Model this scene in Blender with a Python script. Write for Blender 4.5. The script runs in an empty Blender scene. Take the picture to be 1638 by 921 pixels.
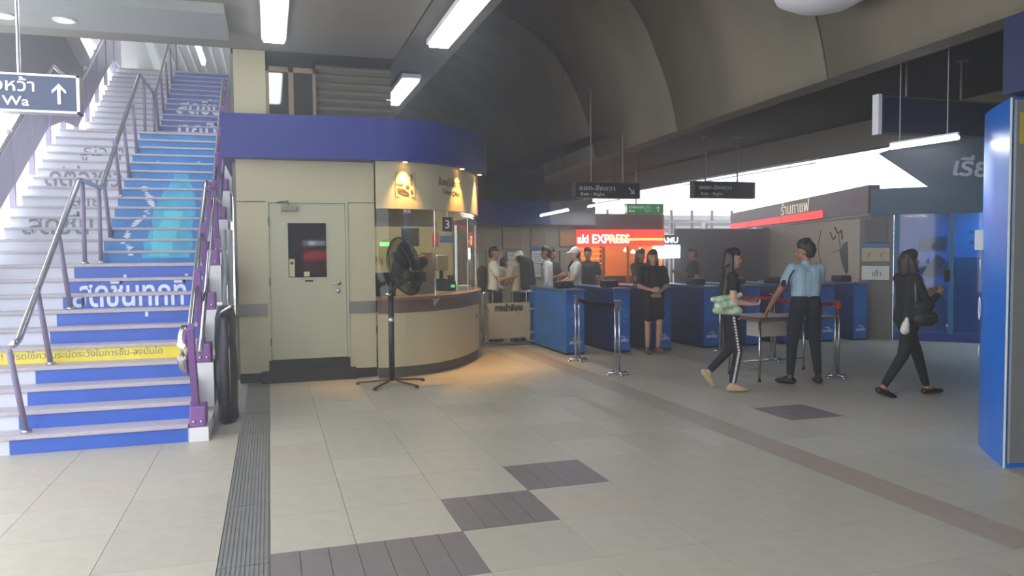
import bpy, bmesh, math, random
from mathutils import Vector, Matrix
random.seed(7)
C = bpy.context.scene.collection
SC = bpy.context.scene
PI = math.pi

# ------------------------------------------------------------ camera
cd = bpy.data.cameras.new('camera'); cam = bpy.data.objects.new('camera', cd); C.objects.link(cam)
cd.sensor_width = 36.0; cd.lens = 36.0 * 1230.0 / 1638.0; cd.clip_start = 0.05; cd.clip_end = 300
YAW, PITCH, ROLL, CAMH = 0.305, 0.04607, 0.0082, 1.59
fwd = Vector((math.sin(YAW)*math.cos(PITCH), math.cos(YAW)*math.cos(PITCH), -math.sin(PITCH)))
rt = Vector((math.cos(YAW), -math.sin(YAW), 0)); up = rt.cross(fwd)
r2 = rt*math.cos(ROLL) - up*math.sin(ROLL); u2 = rt*math.sin(ROLL) + up*math.cos(ROLL)
cam.matrix_world = Matrix(((r2.x, u2.x, -fwd.x, 0), (r2.y, u2.y, -fwd.y, 0), (r2.z, u2.z, -fwd.z, CAMH), (0, 0, 0, 1)))
SC.camera = cam
# ------------------------------------------------------------ exposure, world, large lights
SC.view_settings.view_transform = 'Standard'; SC.view_settings.look = 'None'
SC.view_settings.exposure = 0.1; SC.view_settings.gamma = 1.0; SC.view_settings.use_curve_mapping = False
world = bpy.data.worlds.new('overcast_sky'); SC.world = world; world.use_nodes = True
wn = world.node_tree; bg = wn.nodes['Background']
tc = wn.nodes.new('ShaderNodeTexCoord'); nz = wn.nodes.new('ShaderNodeTexNoise'); nz.inputs['Scale'].default_value = 2.5
cr = wn.nodes.new('ShaderNodeValToRGB'); cr.color_ramp.elements[0].color = (0.86, 0.90, 1.0, 1); cr.color_ramp.elements[1].color = (0.93, 0.95, 1.0, 1)
wn.links.new(tc.outputs['Generated'], nz.inputs['Vector']); wn.links.new(nz.outputs['Fac'], cr.inputs['Fac']); wn.links.new(cr.outputs['Color'], bg.inputs['Color'])
bg.inputs['Strength'].default_value = 3.9

def area_light(name, loc, size, power, color=(1, 1, 1), rot=(0, 0, 0)):
    l = bpy.data.lights.new(name, 'AREA'); l.shape = 'RECTANGLE'; l.size, l.size_y = size; l.energy = power; l.color = color
    o = bpy.data.objects.new(name, l); o.location = loc; o.rotation_euler = rot; C.objects.link(o); return o
LENS_HAZE = True
SHOP_FILL = 110
LENS_HAZE_DENSITY = 0.021

# ------------------------------------------------------------ helpers
def lin(c):
    return tuple((x/12.92 if x <= 0.04045 else ((x+0.055)/1.055)**2.4) for x in [v/255.0 for v in c])
MATS = {}
def mat(name, rgb, rough=0.6, metal=0.0, var=0.08, scale=6.0, bump=0.0, emit=0.0, stretch=None, spec=0.5, trans=0.0):
    if name in MATS: return MATS[name]
    m = bpy.data.materials.new(name); m.use_nodes = True; MATS[name] = m
    nt = m.node_tree; b = nt.nodes['Principled BSDF']; c = lin(rgb)
    t = nt.nodes.new('ShaderNodeTexCoord'); n = nt.nodes.new('ShaderNodeTexNoise'); n.inputs['Scale'].default_value = scale; n.inputs['Detail'].default_value = 4
    src = t.outputs['Object']
    if stretch:
        mp = nt.nodes.new('ShaderNodeMapping'); mp.inputs['Scale'].default_value = stretch; nt.links.new(src, mp.inputs['Vector']); src = mp.outputs['Vector']
    nt.links.new(src, n.inputs['Vector'])
    r = nt.nodes.new('ShaderNodeValToRGB')
    r.color_ramp.elements[0].position = 0.3; r.color_ramp.elements[1].position = 0.7
    r.color_ramp.elements[0].color = tuple(max(0, x*(1-var)) for x in c) + (1,)
    r.color_ramp.elements[1].color = tuple(min(1, x*(1+var)) for x in c) + (1,)
    nt.links.new(n.outputs['Fac'], r.inputs['Fac']); nt.links.new(r.outputs['Color'], b.inputs['Base Color'])
    b.inputs['Roughness'].default_value = rough; b.inputs['Metallic'].default_value = metal
    b.inputs['Specular IOR Level'].default_value = spec
    if bump:
        bp = nt.nodes.new('ShaderNodeBump'); bp.inputs['Strength'].default_value = bump; bp.inputs['Distance'].default_value = 0.01
        nt.links.new(n.outputs['Fac'], bp.inputs['Height']); nt.links.new(bp.outputs['Normal'], b.inputs['Normal'])
    if emit:
        nt.links.new(r.outputs['Color'], b.inputs['Emission Color']); b.inputs['Emission Strength'].default_value = emit
    return m
def glass(name, tint=(248, 250, 249), refl=0.05):
    if name in MATS: return MATS[name]
    m = bpy.data.materials.new(name); m.use_nodes = True; MATS[name] = m; nt = m.node_tree
    for n in list(nt.nodes): nt.nodes.remove(n)
    o = nt.nodes.new('ShaderNodeOutputMaterial'); mx = nt.nodes.new('ShaderNodeMixShader')
    tr = nt.nodes.new('ShaderNodeBsdfTransparent'); tr.inputs['Color'].default_value = lin(tint) + (1,)
    gl = nt.nodes.new('ShaderNodeBsdfGlossy'); gl.inputs['Roughness'].default_value = 0.04
    fr = nt.nodes.new('ShaderNodeFresnel'); fr.inputs['IOR'].default_value = 1.45
    ad = nt.nodes.new('ShaderNodeMath'); ad.operation = 'ADD'; ad.inputs[1].default_value = refl - 0.04
    ge = nt.nodes.new('ShaderNodeNewGeometry'); iv = nt.nodes.new('ShaderNodeMath'); iv.operation = 'SUBTRACT'; iv.inputs[0].default_value = 1.0; nt.links.new(ge.outputs['Backfacing'], iv.inputs[1])
    mu = nt.nodes.new('ShaderNodeMath'); mu.operation = 'MULTIPLY'; nt.links.new(ad.outputs[0], mu.inputs[0]); nt.links.new(iv.outputs[0], mu.inputs[1])
    nt.links.new(fr.outputs[0], ad.inputs[0]); nt.links.new(mu.outputs[0], mx.inputs['Fac'])
    nt.links.new(tr.outputs[0], mx.inputs[1]); nt.links.new(gl.outputs[0], mx.inputs[2]); nt.links.new(mx.outputs[0], o.inputs['Surface'])
    return m
def worldpos(p):
    v = Vector((0, 0, 0))
    while p is not None: v += p.location; p = p.parent
    return v
def tag(o, label=None, cat=None, group=None, kind=None):
    if label: o['label'] = label
    if cat: o['category'] = cat
    if group: o['group'] = group
    if kind: o['kind'] = kind
    return o
def empty(name, loc=(0, 0, 0), label=None, cat=None, group=None, kind=None):
    o = bpy.data.objects.new(name, None); o.location = loc; o.empty_display_size = 0.1; C.objects.link(o)
    return tag(o, label, cat, group, kind)
def obj(name, bm, m, parent=None, smooth=False, origin=None):
    off = worldpos(parent) if parent else (Vector(origin) if origin else Vector((0, 0, 0)))
    me = bpy.data.meshes.new(name)
    if isinstance(bm, bpy.types.Mesh): me = bm
    else: bm.normal_update(); bm.to_mesh(me); bm.free()
    if off.length: me.transform(Matrix.Translation(-off))
    if smooth: me.shade_smooth()
    if m is not None:
        for x in (m if isinstance(m, (list, tuple)) else [m]): me.materials.append(x)
    o = bpy.data.objects.new(name, me); C.objects.link(o)
    if parent: o.parent = parent
    elif origin: o.location = origin
    return o
def B(): return bmesh.new()
def box(bm, a, b, bev=0.0, rz=0.0, piv=None):
    a, b = Vector(a), Vector(b); c = (a+b)/2; s = b-a
    r = bmesh.ops.create_cube(bm, size=1.0, matrix=Matrix.Translation(c) @ Matrix.Diagonal((abs(s.x), abs(s.y), abs(s.z), 1)))
    vs = r['verts']
    if bev:
        es = list({e for v in vs for e in v.link_edges})
        q = bmesh.ops.bevel(bm, geom=es, offset=bev, segments=2, affect='EDGES', profile=0.6); vs = list({v for f in q['faces'] for v in f.verts} | {v for v in vs if v.is_valid})
    if rz:
        bmesh.ops.rotate(bm, verts=vs, cent=Vector(piv) if piv else c, matrix=Matrix.Rotation(rz, 3, 'Z'))
    return bm
def boxm(bm, M, a, b, bev=0.0):
    n0 = len(bm.verts); box(bm, a, b, bev); bm.verts.ensure_lookup_table()
    for v in bm.verts[n0:]: v.co = M @ v.co
    return bm
def tube(bm, pts, r, seg=10, cap=True, closed=False):
    pts = [Vector(p) for p in pts]; n = len(pts); rings = []
    rr = r if isinstance(r, (list, tuple)) else [r]*n
    ref = None
    for i, p in enumerate(pts):
        if closed: t = (pts[(i+1) % n]-pts[i-1]).normalized()
        else: t = ((pts[min(i+1, n-1)]-p).normalized() + (p-pts[max(i-1, 0)]).normalized()).normalized()
        if ref is None: ref = Vector((0, 0, 1)) if abs(t.z) < 0.9 else Vector((1, 0, 0))
        a = t.cross(ref)
        if a.length < 1e-4: ref = Vector((1, 0.1, 0)); a = t.cross(ref)
        a.normalize(); b = t.cross(a).normalized()
        rings.append([bm.verts.new(p + (a*math.cos(2*PI*k/seg) + b*math.sin(2*PI*k/seg))*rr[i]) for k in range(seg)])
    for i in range(n if closed else n-1):
        A, D = rings[i], rings[(i+1) % n]
        for k in range(seg): bm.faces.new((A[k], A[(k+1) % seg], D[(k+1) % seg], D[k]))
    if cap and not closed: bm.faces.new(rings[0][::-1]); bm.faces.new(rings[-1])
    return bm
def fillet(pts, r=0.05, k=5):
    pts = [Vector(p) for p in pts]; out = [pts[0]]
    for i in range(1, len(pts)-1):
        p = pts[i]; a = (pts[i-1]-p); b = (pts[i+1]-p); ra = min(r, a.length/2, b.length/2)
        A, D = p+a.normalized()*ra, p+b.normalized()*ra
        for j in range(k+1):
            t = j/k; out.append(A*(1-t)**2 + p*2*t*(1-t) + D*t*t)
    out.append(pts[-1]); return out
def lathe(bm, prof, c, seg=24, axis='Z'):
    rings = []; c = Vector(c)
    for (r, h) in prof:
        ring = []
        for k in range(seg):
            a = 2*PI*k/seg; x, y = r*math.cos(a), r*math.sin(a)
            v = Vector((x, y, h)) if axis == 'Z' else (Vector((h, x, y)) if axis == 'X' else Vector((x, h, y)))
            ring.append(bm.verts.new(c+v))
        rings.append(ring)
    for i in range(len(rings)-1):
        for k in range(seg): bm.faces.new((rings[i][k], rings[i][(k+1) % seg], rings[i+1][(k+1) % seg], rings[i+1][k]))
    for R, s in ((rings[0], 1), (rings[-1], -1)):
        try: bm.faces.new(R[::-1] if s == 1 else R)
        except Exception: pass
    return bm
def prism(bm, poly, M, d):
    """poly: 2D points in plane (u,v) of matrix M, extruded by d along M's w"""
    a = [bm.verts.new(M @ Vector((u, v, 0))) for u, v in poly]; b = [bm.verts.new(M @ Vector((u, v, d))) for u, v in poly]
    n = len(poly); bm.faces.new(a[::-1]); bm.faces.new(b)
    for i in range(n): bm.faces.new((a[i], a[(i+1) % n], b[(i+1) % n], b[i]))
    return bm
def frame_m(o, right, upv):
    r = Vector(right).normalized(); u = Vector(upv).normalized(); w = r.cross(u); o = Vector(o)
    return Matrix(((r.x, u.x, w.x, o.x), (r.y, u.y, w.y, o.y), (r.z, u.z, w.z, o.z), (0, 0, 0, 1)))
def text_mesh(s, h, width=None, extrude=0.002, align='CENTER', bold=0.0):
    c = bpy.data.curves.new('lettering', 'FONT'); c.body = s; c.size = h; c.align_x = align; c.extrude = extrude; c.resolution_u = 3; c.offset = bold
    o = bpy.data.objects.new('lettering', c); C.objects.link(o)
    dg = bpy.context.evaluated_depsgraph_get(); me = bpy.data.meshes.new_from_object(o.evaluated_get(dg))
    bpy.data.objects.remove(o); me.materials.clear()
    if width and len(me.vertices):
        xs = [v.co.x for v in me.vertices]; w = max(xs)-min(xs); k = width/w; me.transform(Matrix.Diagonal((k, 1, 1, 1)))
    return me
def text(s, h, m, parent, origin, right=(1, 0, 0), upv=(0, 0, 1), width=None, name='lettering', bold=0.0, align='CENTER', shear=0.0):
    me = text_mesh(s, h, width, bold=bold, align=align)
    if shear: me.transform(Matrix(((1, shear, 0, 0), (0, 1, 0, 0), (0, 0, 1, 0), (0, 0, 0, 1))))
    me.transform(frame_m(origin, right, upv)); return obj(name, me, m, parent)
def wall(name, a, b, m, kind='structure', parent=None, bev=0.0):
    bm = B(); box(bm, a, b, bev); o = obj(name, bm, m, parent)
    if kind and not parent: o['kind'] = kind
    return o
def slab_path(bm, path, z0, z1, th, off=0.0):
    """vertical curved panel along a plan path; outward is to the right of the direction"""
    P = offset_path(path, off); Q = offset_path(path, off-th); n = len(P)
    rows = []
    for p, q in zip(P, Q): rows.append([bm.verts.new((p[0], p[1], z0)), bm.verts.new((p[0], p[1], z1)), bm.verts.new((q[0], q[1], z1)), bm.verts.new((q[0], q[1], z0))])
    for i in range(n-1):
        for k in range(4): bm.faces.new((rows[i][k], rows[i+1][k], rows[i+1][(k+1) % 4], rows[i][(k+1) % 4]))
    bm.faces.new(rows[0]); bm.faces.new(rows[-1][::-1]); bmesh.ops.recalc_face_normals(bm, faces=bm.faces); return bm
def offset_path(path, off):
    out = []
    for i, p in enumerate(path):
        a = Vector(path[max(i-1, 0)]); b = Vector(path[min(i+1, len(path)-1)]); t = (b-a).normalized(); nrm = Vector((t.y, -t.x))
        out.append((p[0]+nrm.x*off, p[1]+nrm.y*off))
    return out
def catmull(P, k=5):
    P = [Vector(p) for p in P]; out = []
    for i in range(len(P)-1):
        p0, p1, p2, p3 = P[max(i-1, 0)], P[i], P[i+1], P[min(i+2, len(P)-1)]
        for j in range(k):
            t = j/k; out.append(0.5*((2*p1)+(-p0+p2)*t+(2*p0-5*p1+4*p2-p3)*t*t+(-p0+3*p1-3*p2+p3)*t**3))
    out.append(P[-1]); return [tuple(v) for v in out]

# ------------------------------------------------------------ materials
M_tile = [mat('tile_%s' % n, c, 0.4, var=0.06, scale=9, bump=0.05) for n, c in (('a', (176, 172, 156)), ('b', (181, 177, 162)), ('c', (171, 167, 152)), ('d', (178, 170, 154)))]
M_tdark = mat('tile_dark', (118, 112, 110), 0.4, var=0.08, scale=12)
M_tred = mat('tile_red', (160, 146, 134), 0.42, var=0.08, scale=12)
M_grout = mat('grout', (150, 147, 137), 0.8)
M_drain = mat('drain_metal', (138, 138, 134), 0.45, 0.4)
M_steel = mat('stainless', (200, 200, 205), 0.22, 1.0, var=0.03)
M_steeld = mat('brushed_steel', (130, 126, 122), 0.4, 0.7, var=0.05, scale=3, stretch=(1, 1, 40))
M_cream = mat('cream_panel', (190, 183, 150), 0.5, var=0.03, scale=2)
M_door = mat('door_paint', (182, 182, 152), 0.42, var=0.03, scale=2)
M_dark = mat('dark_plinth', (44, 42, 38), 0.7)
M_navy = mat('navy_band', (24, 40, 128), 0.5, var=0.05, scale=2)
M_navyd = mat('navy_dark', (28, 36, 80), 0.5)
M_white = mat('white_paint', (225, 225, 228), 0.5, var=0.03)
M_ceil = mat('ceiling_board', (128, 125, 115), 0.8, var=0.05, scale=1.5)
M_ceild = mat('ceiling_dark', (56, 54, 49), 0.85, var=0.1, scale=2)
M_beam = mat('beam_paint', (150, 155, 152), 0.7, var=0.04)
M_conc = mat('concrete', (116, 110, 96), 0.85, var=0.25, scale=1.1, bump=0.3, stretch=(1, 1, 0.4))
M_tread = mat('granite_tread', (178, 172, 180), 0.5, var=0.1, scale=40)
M_riser = mat('riser_white', (205, 210, 222), 0.5, var=0.05)
M_vroyal = mat('vinyl_royal', (40, 90, 190), 0.35, var=0.1, scale=3)
M_vcyan = mat('vinyl_cyan', (10, 122, 196), 0.35, var=0.2, scale=2.5)
M_vbottle = mat('vinyl_bottle', (30, 175, 215), 0.35, var=0.2, scale=5)
M_vglow = mat('vinyl_bottle_light', (70, 205, 225), 0.35, var=0.15, scale=5)
M_vnavy = mat('vinyl_navy', (40, 84, 188), 0.35, var=0.1, scale=3)
M_vwhite = mat('vinyl_white', (225, 232, 245), 0.4)
M_vgrey = mat('vinyl_grey', (120, 125, 130), 0.5)
M_yellow = mat('vinyl_yellow', (240, 220, 60), 0.4)
M_black = mat('black_matte', (22, 22, 24), 0.6)
M_purple = mat('purple_paint', (128, 84, 150), 0.45)
M_lilac = mat('lilac_panel', (168, 160, 188), 0.45)
M_red = mat('red_belt', (235, 36, 60), 0.6)
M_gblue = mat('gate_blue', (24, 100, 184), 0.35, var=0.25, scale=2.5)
M_gshade = mat('gate_blue_shaded', (12, 40, 100), 0.4, var=0.2, scale=2)  # gate blue with the shade of the passages put into the colour
M_glass = glass('clear_glass')
M_wt = mat('sign_white_text', (235, 238, 240), 0.5, emit=0.25)
M_lamp = mat('lamp_white', (240, 248, 255), emit=8.0, var=0.0)
M_lampb = mat('lamp_far', (240, 248, 255), emit=6.0, var=0.0)
M_warm = mat('lamp_warm', (255, 190, 90), emit=25.0, var=0.0)
M_sign = mat('sign_dark', (30, 36, 48), 0.4)
M_signt = mat('sign_letters', (210, 215, 215), 0.5)
M_green = mat('exit_green', (40, 130, 60), 0.5, emit=0.5)
M_teal = mat('shop_teal', (32, 104, 138), 0.45, var=0.1, scale=2)
M_shopblue = mat('shop_blue', (16, 108, 170), 0.4, var=0.1, scale=2)
M_pillar = mat('pillar_blue', (22, 112, 215), 0.3, var=0.04)
M_grey = mat('grey_panel', (120, 122, 120), 0.5, var=0.05)
M_poster = mat('poster_white', (205, 205, 200), 0.5, var=0.05)
M_orange = mat('poster_orange', (190, 130, 80), 0.5)
M_postred = mat('poster_red', (190, 60, 50), 0.5)
M_postblue = mat('poster_blue', (60, 110, 160), 0.5)

# ------------------------------------------------------------ floor: slab and tiles
floor = wall('floor', (-5.2, -4, -0.2), (22, 30, -0.012), M_grout)
def tile_mesh(sx, sy, m):
    bm = B(); box(bm, (0.0015, 0.0015, -0.02), (sx-0.0015, sy-0.0015, 0)); me = bpy.data.meshes.new('floor_tile'); bm.to_mesh(me); bm.free(); me.materials.append(m); return me
TM = {}
def put_tile(x, y, sx, sy, m, name='floor_tile'):
    k = (round(sx, 3), round(sy, 3), m.name)
    if k not in TM: TM[k] = tile_mesh(sx, sy, m)
    o = bpy.data.objects.new(name, TM[k]); o.location = (x, y, 0); o.parent = floor; C.objects.link(o)
cells = []
xs = [-0.29 - 0.6*(k+1) for k in range(8)]
for k in range(36): xs.append(0.42 + 0.6*k)
far = []
special = {(1.62, 4.82), (1.02, 4.22), (0.42, 3.62), (-0.03, 3.62), (4.62, 6.02), (2.22, 6.02+0.6*20)}
for j in range(-6, 40):
    y = 3.62 + 0.6*j
    row = [(x, 0.6) for x in xs] + [(-0.03, 0.45)]
    for x, sx in row:
        if x < -0.5 and x > -4.5 and y > 7.05: continue
        if -0.4 < x < 1.25 and y > 9.9: continue
        if 1.2 <= x < 2.4 and y > 11.0: continue
        key = (round(x, 2), round(y, 2))
        d = (x+0.3)**2 + (y+0.3)**2
        # angular test against the view, generous
        cx, cy = x+0.3, y+0.3
        f = cx*math.sin(YAW)+cy*math.cos(YAW); s = cx*math.cos(YAW)-cy*math.sin(YAW)
        vis = f > 2.6 and abs(s) < 0.70*f+0.6
        cells.append((d if vis else 1e6+d, x, y, sx, key))
cells.sort()
nparts = 0
for d, x, y, sx, key in cells:
    dark = key in special; red = (3.39 < x < 4.0 and y > 2.9 and abs(x-3.42) < 0.01)
    if dark and nparts < 300:
        n = round(sx/0.15)
        for q in range(n): put_tile(x+q*sx/n, y, sx/n, 0.6, M_tdark)
        nparts += n; continue
    m = M_tile[random.choice([0, 0, 1, 2, 0, 3])]
    if nparts < 296 and d < 1e6:
        if red:
            put_tile(x, y, 0.3, 0.6, m); put_tile(x+0.3, y, 0.3, 0.6, M_tred); nparts += 2
        else: put_tile(x, y, sx, 0.6, m); nparts += 1
    else: far.append((x, y, sx))
bm = B()
for x, y, sx in far: box(bm, (x+0.0015, y+0.0015, -0.02), (x+sx-0.0015, y+0.5985, 0))
tag(obj('distant_tiles', bm, M_tile[0], floor), kind='stuff')
# drain channel with ribbed cover sections
dr = empty('drain_channel', (-0.16, 3.0, 0), 'long ribbed grey metal drain cover running across the floor towards the ticket booth', 'drain cover')
for k in range(9):
    y0 = 1.1 + k*1.0
    if y0 > 9.8: break
    bm = B(); box(bm, (-0.287, y0+0.003, -0.012), (-0.033, y0+0.997, -0.004))
    for q in range(11): box(bm, (-0.283+q*0.0228, y0+0.005, -0.004), (-0.270+q*0.0228, y0+0.995, 0.001))
    obj('cover_section', bm, M_drain, dr)

# ------------------------------------------------------------ ceilings, girder, envelope
wall('ceiling', (-4.2, 7.0, 4.08), (1.58, 9.98, 4.25), M_ceil)
wall('ceiling_front', (-1.3, -2, 4.08), (1.58, 6.98, 4.25), M_ceil)  # unseen; edges cut back so sky light reaches the near floor
wall('ceiling_strip', (1.60, -2, 4.08), (2.25, 22, 4.2), mat('ceiling_strip_grey', (100, 97, 89), 0.8))
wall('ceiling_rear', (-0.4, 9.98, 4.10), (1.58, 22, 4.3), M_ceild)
wall('trim_1', (-4.2, 8.25, 3.98), (-0.38, 9.25, 4.08), M_beam)
# precast girder: curved side, in segments with visible joints
prof = catmull([(5.36, 3.20), (5.26, 3.66), (5.05, 4.2), (4.75, 4.75), (4.2, 5.3), (3.3, 5.7), (2.2, 5.9)], 3)
gird = empty('trim_2', (4.5, 0, 3.2), kind='structure')
gy = [-4, -0.4, 2.9, 6.1, 9.25, 12.4, 15.6, 18.8, 22, 25]
for a, b in zip(gy[:-1], gy[1:]):
    bm = B(); th = 0.3
    pa = [(p, (p[0]+0.0, p[1])) for p in prof]
    rows = []
    for (x, z) in prof + [(2.2, 6.4), (6.2, 6.4), (6.6, 3.9), (5.6, 3.20)]:
        rows.append((bm.verts.new((x, a+0.012, z)), bm.verts.new((x, b-0.012, z))))
    n = len(rows)
    for rw in rows:
        for v in rw: v.co.x += 0.062*(v.co.y-9.0)-0.12
    for i in range(n):
        f = bm.faces.new((rows[i][0], rows[i][1], rows[(i+1) % n][1], rows[(i+1) % n][0])); f.smooth = i < len(prof)-1
    bm.faces.new([r[0] for r in rows]); bm.faces.new([r[1] for r in rows][::-1])
    bmesh.ops.recalc_face_normals(bm, faces=bm.faces)
    obj('girder_segment', bm, M_conc, gird)
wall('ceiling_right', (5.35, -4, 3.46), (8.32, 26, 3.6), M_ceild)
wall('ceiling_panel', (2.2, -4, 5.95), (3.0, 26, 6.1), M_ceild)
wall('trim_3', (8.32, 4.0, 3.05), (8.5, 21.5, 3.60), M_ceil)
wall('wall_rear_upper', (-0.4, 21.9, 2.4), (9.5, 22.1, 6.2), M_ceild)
wall('sky_block_back', (4.0, -4.2, 0), (16, -4.0, 7.0), M_grey)  # unseen, added to cut sky light coming from behind the camera
wall('sky_block_right', (13.6, -4, 0), (13.8, 9.0, 7.0), M_grey)  # unseen, added to keep sky light out on the right
wall('sky_block_outer', (8.5, -4, 5.6), (19, 30, 5.8), M_ceild)  # unseen slab added overhead to darken the gate area
wall('sky_block_girder', (2.2, -4, 4.2), (2.25, 26, 6.0), M_ceild)  # added to stop sky light leaking in above the ceiling strip

# ------------------------------------------------------------ staircase
R_, T_ = 0.15, 0.26
SX0, SX1 = -3.12, -0.69
steps = []           # (y_front, z_bottom)
flights = [(7.03, 0.0, 10), (10.45, 1.5, 14), (15.45, 3.6, 14)]
for (y0, z0, n) in flights:
    for k in range(n): steps.append((y0+k*T_, z0+k*R_, k == n-1))
stair = empty('staircase', (-1.9, 7.03, 0), 'wide white staircase with blue printed vinyl on its right half, left of the booth', 'stairs')
nexty = {0: 10.45, 1: 15.45, 2: 20.5}
decals = []          # (mesh in XZ plane, material)
riserobjs = []
fi = 0
for (y, z, last) in steps:
    bm = B(); box(bm, (SX0, y, z), (SX1, y+0.03, z+R_-0.03)); ro = obj('riser', bm, M_riser, stair)
    depth = T_+0.04 if not last else nexty[fi]-y+0.04
    if last: fi += 1
    bm = B(); box(bm, (SX0, y-0.022, z+R_-0.03), (SX1, y+depth, z+R_), 0.006)
    for q in (0.01, 0.03): box(bm, (SX0, y+q-0.01, z+R_), (SX1, y+q-0.002, z+R_+0.002))
    obj('tread' if not last else 'landing', bm, M_tread, stair)
    riserobjs.append((y, z, ro))
# carriage under the stairs
bm = B()
for (y0, z0, n) in flights:
    y1 = y0+(n-1)*T_; z1 = z0+(n-1)*R_; M = frame_m((SX0+0.05, 0, 0), (0, 1, 0), (0, 0, 1))
    prism(bm, [(y0+0.05, z0-0.12 if z0 else 0.0), (y0+0.05, z0+0.0), (y1+0.05, z1), (y1+0.05, z1-0.28), (y0+0.35, z0-0.25 if z0 else 0.0)], M, SX1-SX0-0.1)
obj('carriage', bm, M_white, stair)
def slice_on_risers(me_or_bm, m, name, off):
    """cut a flat design standing in XZ and lay every slice on its riser"""
    if isinstance(me_or_bm, bpy.types.Mesh): base = B(); base.from_mesh(me_or_bm)
    else: base = me_or_bm
    zs = [v.co.z for v in base.verts]; lo, hi = min(zs), max(zs)
    for (y, z, ro) in riserobjs:
        if z+R_-0.03 <= lo or z >= hi: continue
        b2 = base.copy()
        for co, no in (((0, 0, max(z+0.001, 0)), (0, 0, -1)), ((0, 0, z+R_-0.031), (0, 0, 1))):
            bmesh.ops.bisect_plane(b2, geom=b2.verts[:]+b2.edges[:]+b2.faces[:], plane_co=co, plane_no=no, clear_outer=True)
        if not b2.faces: b2.free(); continue
        ys = [v.co.y for v in b2.verts]; y0 = max(ys)
        for v in b2.verts: v.co.y = y-off+(v.co.y-y0)
        obj(name, b2, m, ro)
    base.free()
def rect_xz(x0, x1, z0, z1, th=0.0015):
    b = B(); box(b, (x0, -th, z0), (x1, 0, z1)); return b
slice_on_risers(rect_xz(-2.02, SX1-0.005, 0, 0.6), M_vroyal, 'blue_vinyl', 0)
slice_on_risers(rect_xz(-2.02, SX1-0.005, 0.75, 1.5), M_vroyal, 'blue_vinyl', 0)
slice_on_risers(rect_xz(-2.4, SX1-0.005, 0.6, 0.75), M_yellow, 'yellow_strip', 0)
slice_on_risers(rect_xz(-1.97, SX1-0.005, 1.5, 3.6), M_vcyan, 'blue_vinyl', 0)
slice_on_risers(rect_xz(-1.93, SX1-0.005, 3.6, 5.7), M_vnavy, 'blue_vinyl', 0)
def poly_xz(pts, th=0.0015):
    b = B(); prism(b, pts, frame_m((0, 0, 0), (1, 0, 0), (0, 0, 1)), th); return b
bott = [(-1.50, 1.56), (-1.52, 1.75), (-1.47, 1.95), (-1.50, 2.15), (-1.46, 2.4), (-1.38, 2.6), (-1.33, 2.72), (-1.33, 2.86), (-1.13, 2.86), (-1.13, 2.72), (-1.06, 2.6), (-0.99, 2.4), (-0.96, 2.15), (-0.99, 1.95), (-0.94, 1.75), (-0.96, 1.56)]
slice_on_risers(poly_xz(bott), M_vbottle, 'bottle_print', 0.0018)
slice_on_risers(poly_xz([(-1.42, 1.58), (-1.44, 1.9), (-1.36, 2.05), (-1.36, 2.2), (-1.12, 2.2), (-1.14, 2.0), (-1.2, 1.58)]), M_vglow, 'bottle_print', 0.0036)
rs = random.Random(3)
b = B()
for k in range(34):
    t = k/34; cx = -1.62-0.10*math.sin(t*7)-0.05*rs.random(); cz = 1.6+1.0*t; s = 0.012+0.022*rs.random()
    prism(b, [(cx-s*1.6, cz), (cx, cz+s*0.7), (cx+s*1.8, cz+s*0.3), (cx+s*0.4, cz-s*0.6)], frame_m((0, 0, 0), (1, 0, 0), (0, 0, 1)), 0.001)
slice_on_risers(b, M_vwhite, 'splash_print', 0.002)
def stair_text(s, h, xc, zb, m, width=None, bold=0.0):
    me = text_mesh(s, h, width, extrude=0.0008, bold=bold); me.transform(frame_m((xc, 0, zb), (1, 0, 0), (0, 0, 1))); slice_on_risers(me, m, 'lettering', 0.003)
stair_text('สดชื่นทุกที่', 0.36, -1.40, 1.07, M_vwhite, 1.05, 0.006)
stair_text('สดชื่น', 0.52, -1.28, 4.42, M_vwhite, 0.85, 0.01)
stair_text('ทุกที่', 0.44, -1.27, 3.86, M_vwhite, 0.68, 0.008)
stair_text('! โปรดใช้ความระมัดระวังในการขึ้น-ลงบันได', 0.085, -1.68, 0.645, M_vgrey, 1.35)
stair_text('สดชื่น', 0.36, -2.55, 1.87, M_vgrey, 0.74, 0.004)
stair_text('ลาย', 0.22, -2.35, 2.27, M_vgrey, 0.36)
stair_text('ดีต่อชาว', 0.40, -2.50, 2.58, M_vgrey, 0.95, 0.004)
stair_text('รู้ไว้ ๆ', 0.28, -2.40, 3.10, M_vgrey, 0.55)
stair_text('เติมความสดชื่น', 0.11, -1.3, 2.97, M_vwhite, 0.75)

def rail_path(x, h, ext0=0.45, ext1=0.5):
    P = []
    P += [(x, 7.03-ext0*0.3, 0.15+h-0.16)]
    for (y0, z0, n) in flights:
        P += [(x, y0+0.0, z0+R_+h-0.14 if z0 == 0 else z0+h), (x, y0+(n-1)*T_-0.07, z0+n*R_+h)]
    P += [(x, 20.2, 5.7+h)]
    return P
def znose(y):
    for (y0, z0, n) in flights:
        if y < y0: return z0, False
        if y < y0+(n-1)*T_: return z0+R_*(math.floor((y-y0)/T_)+1), True
    return 5.7, False
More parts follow.
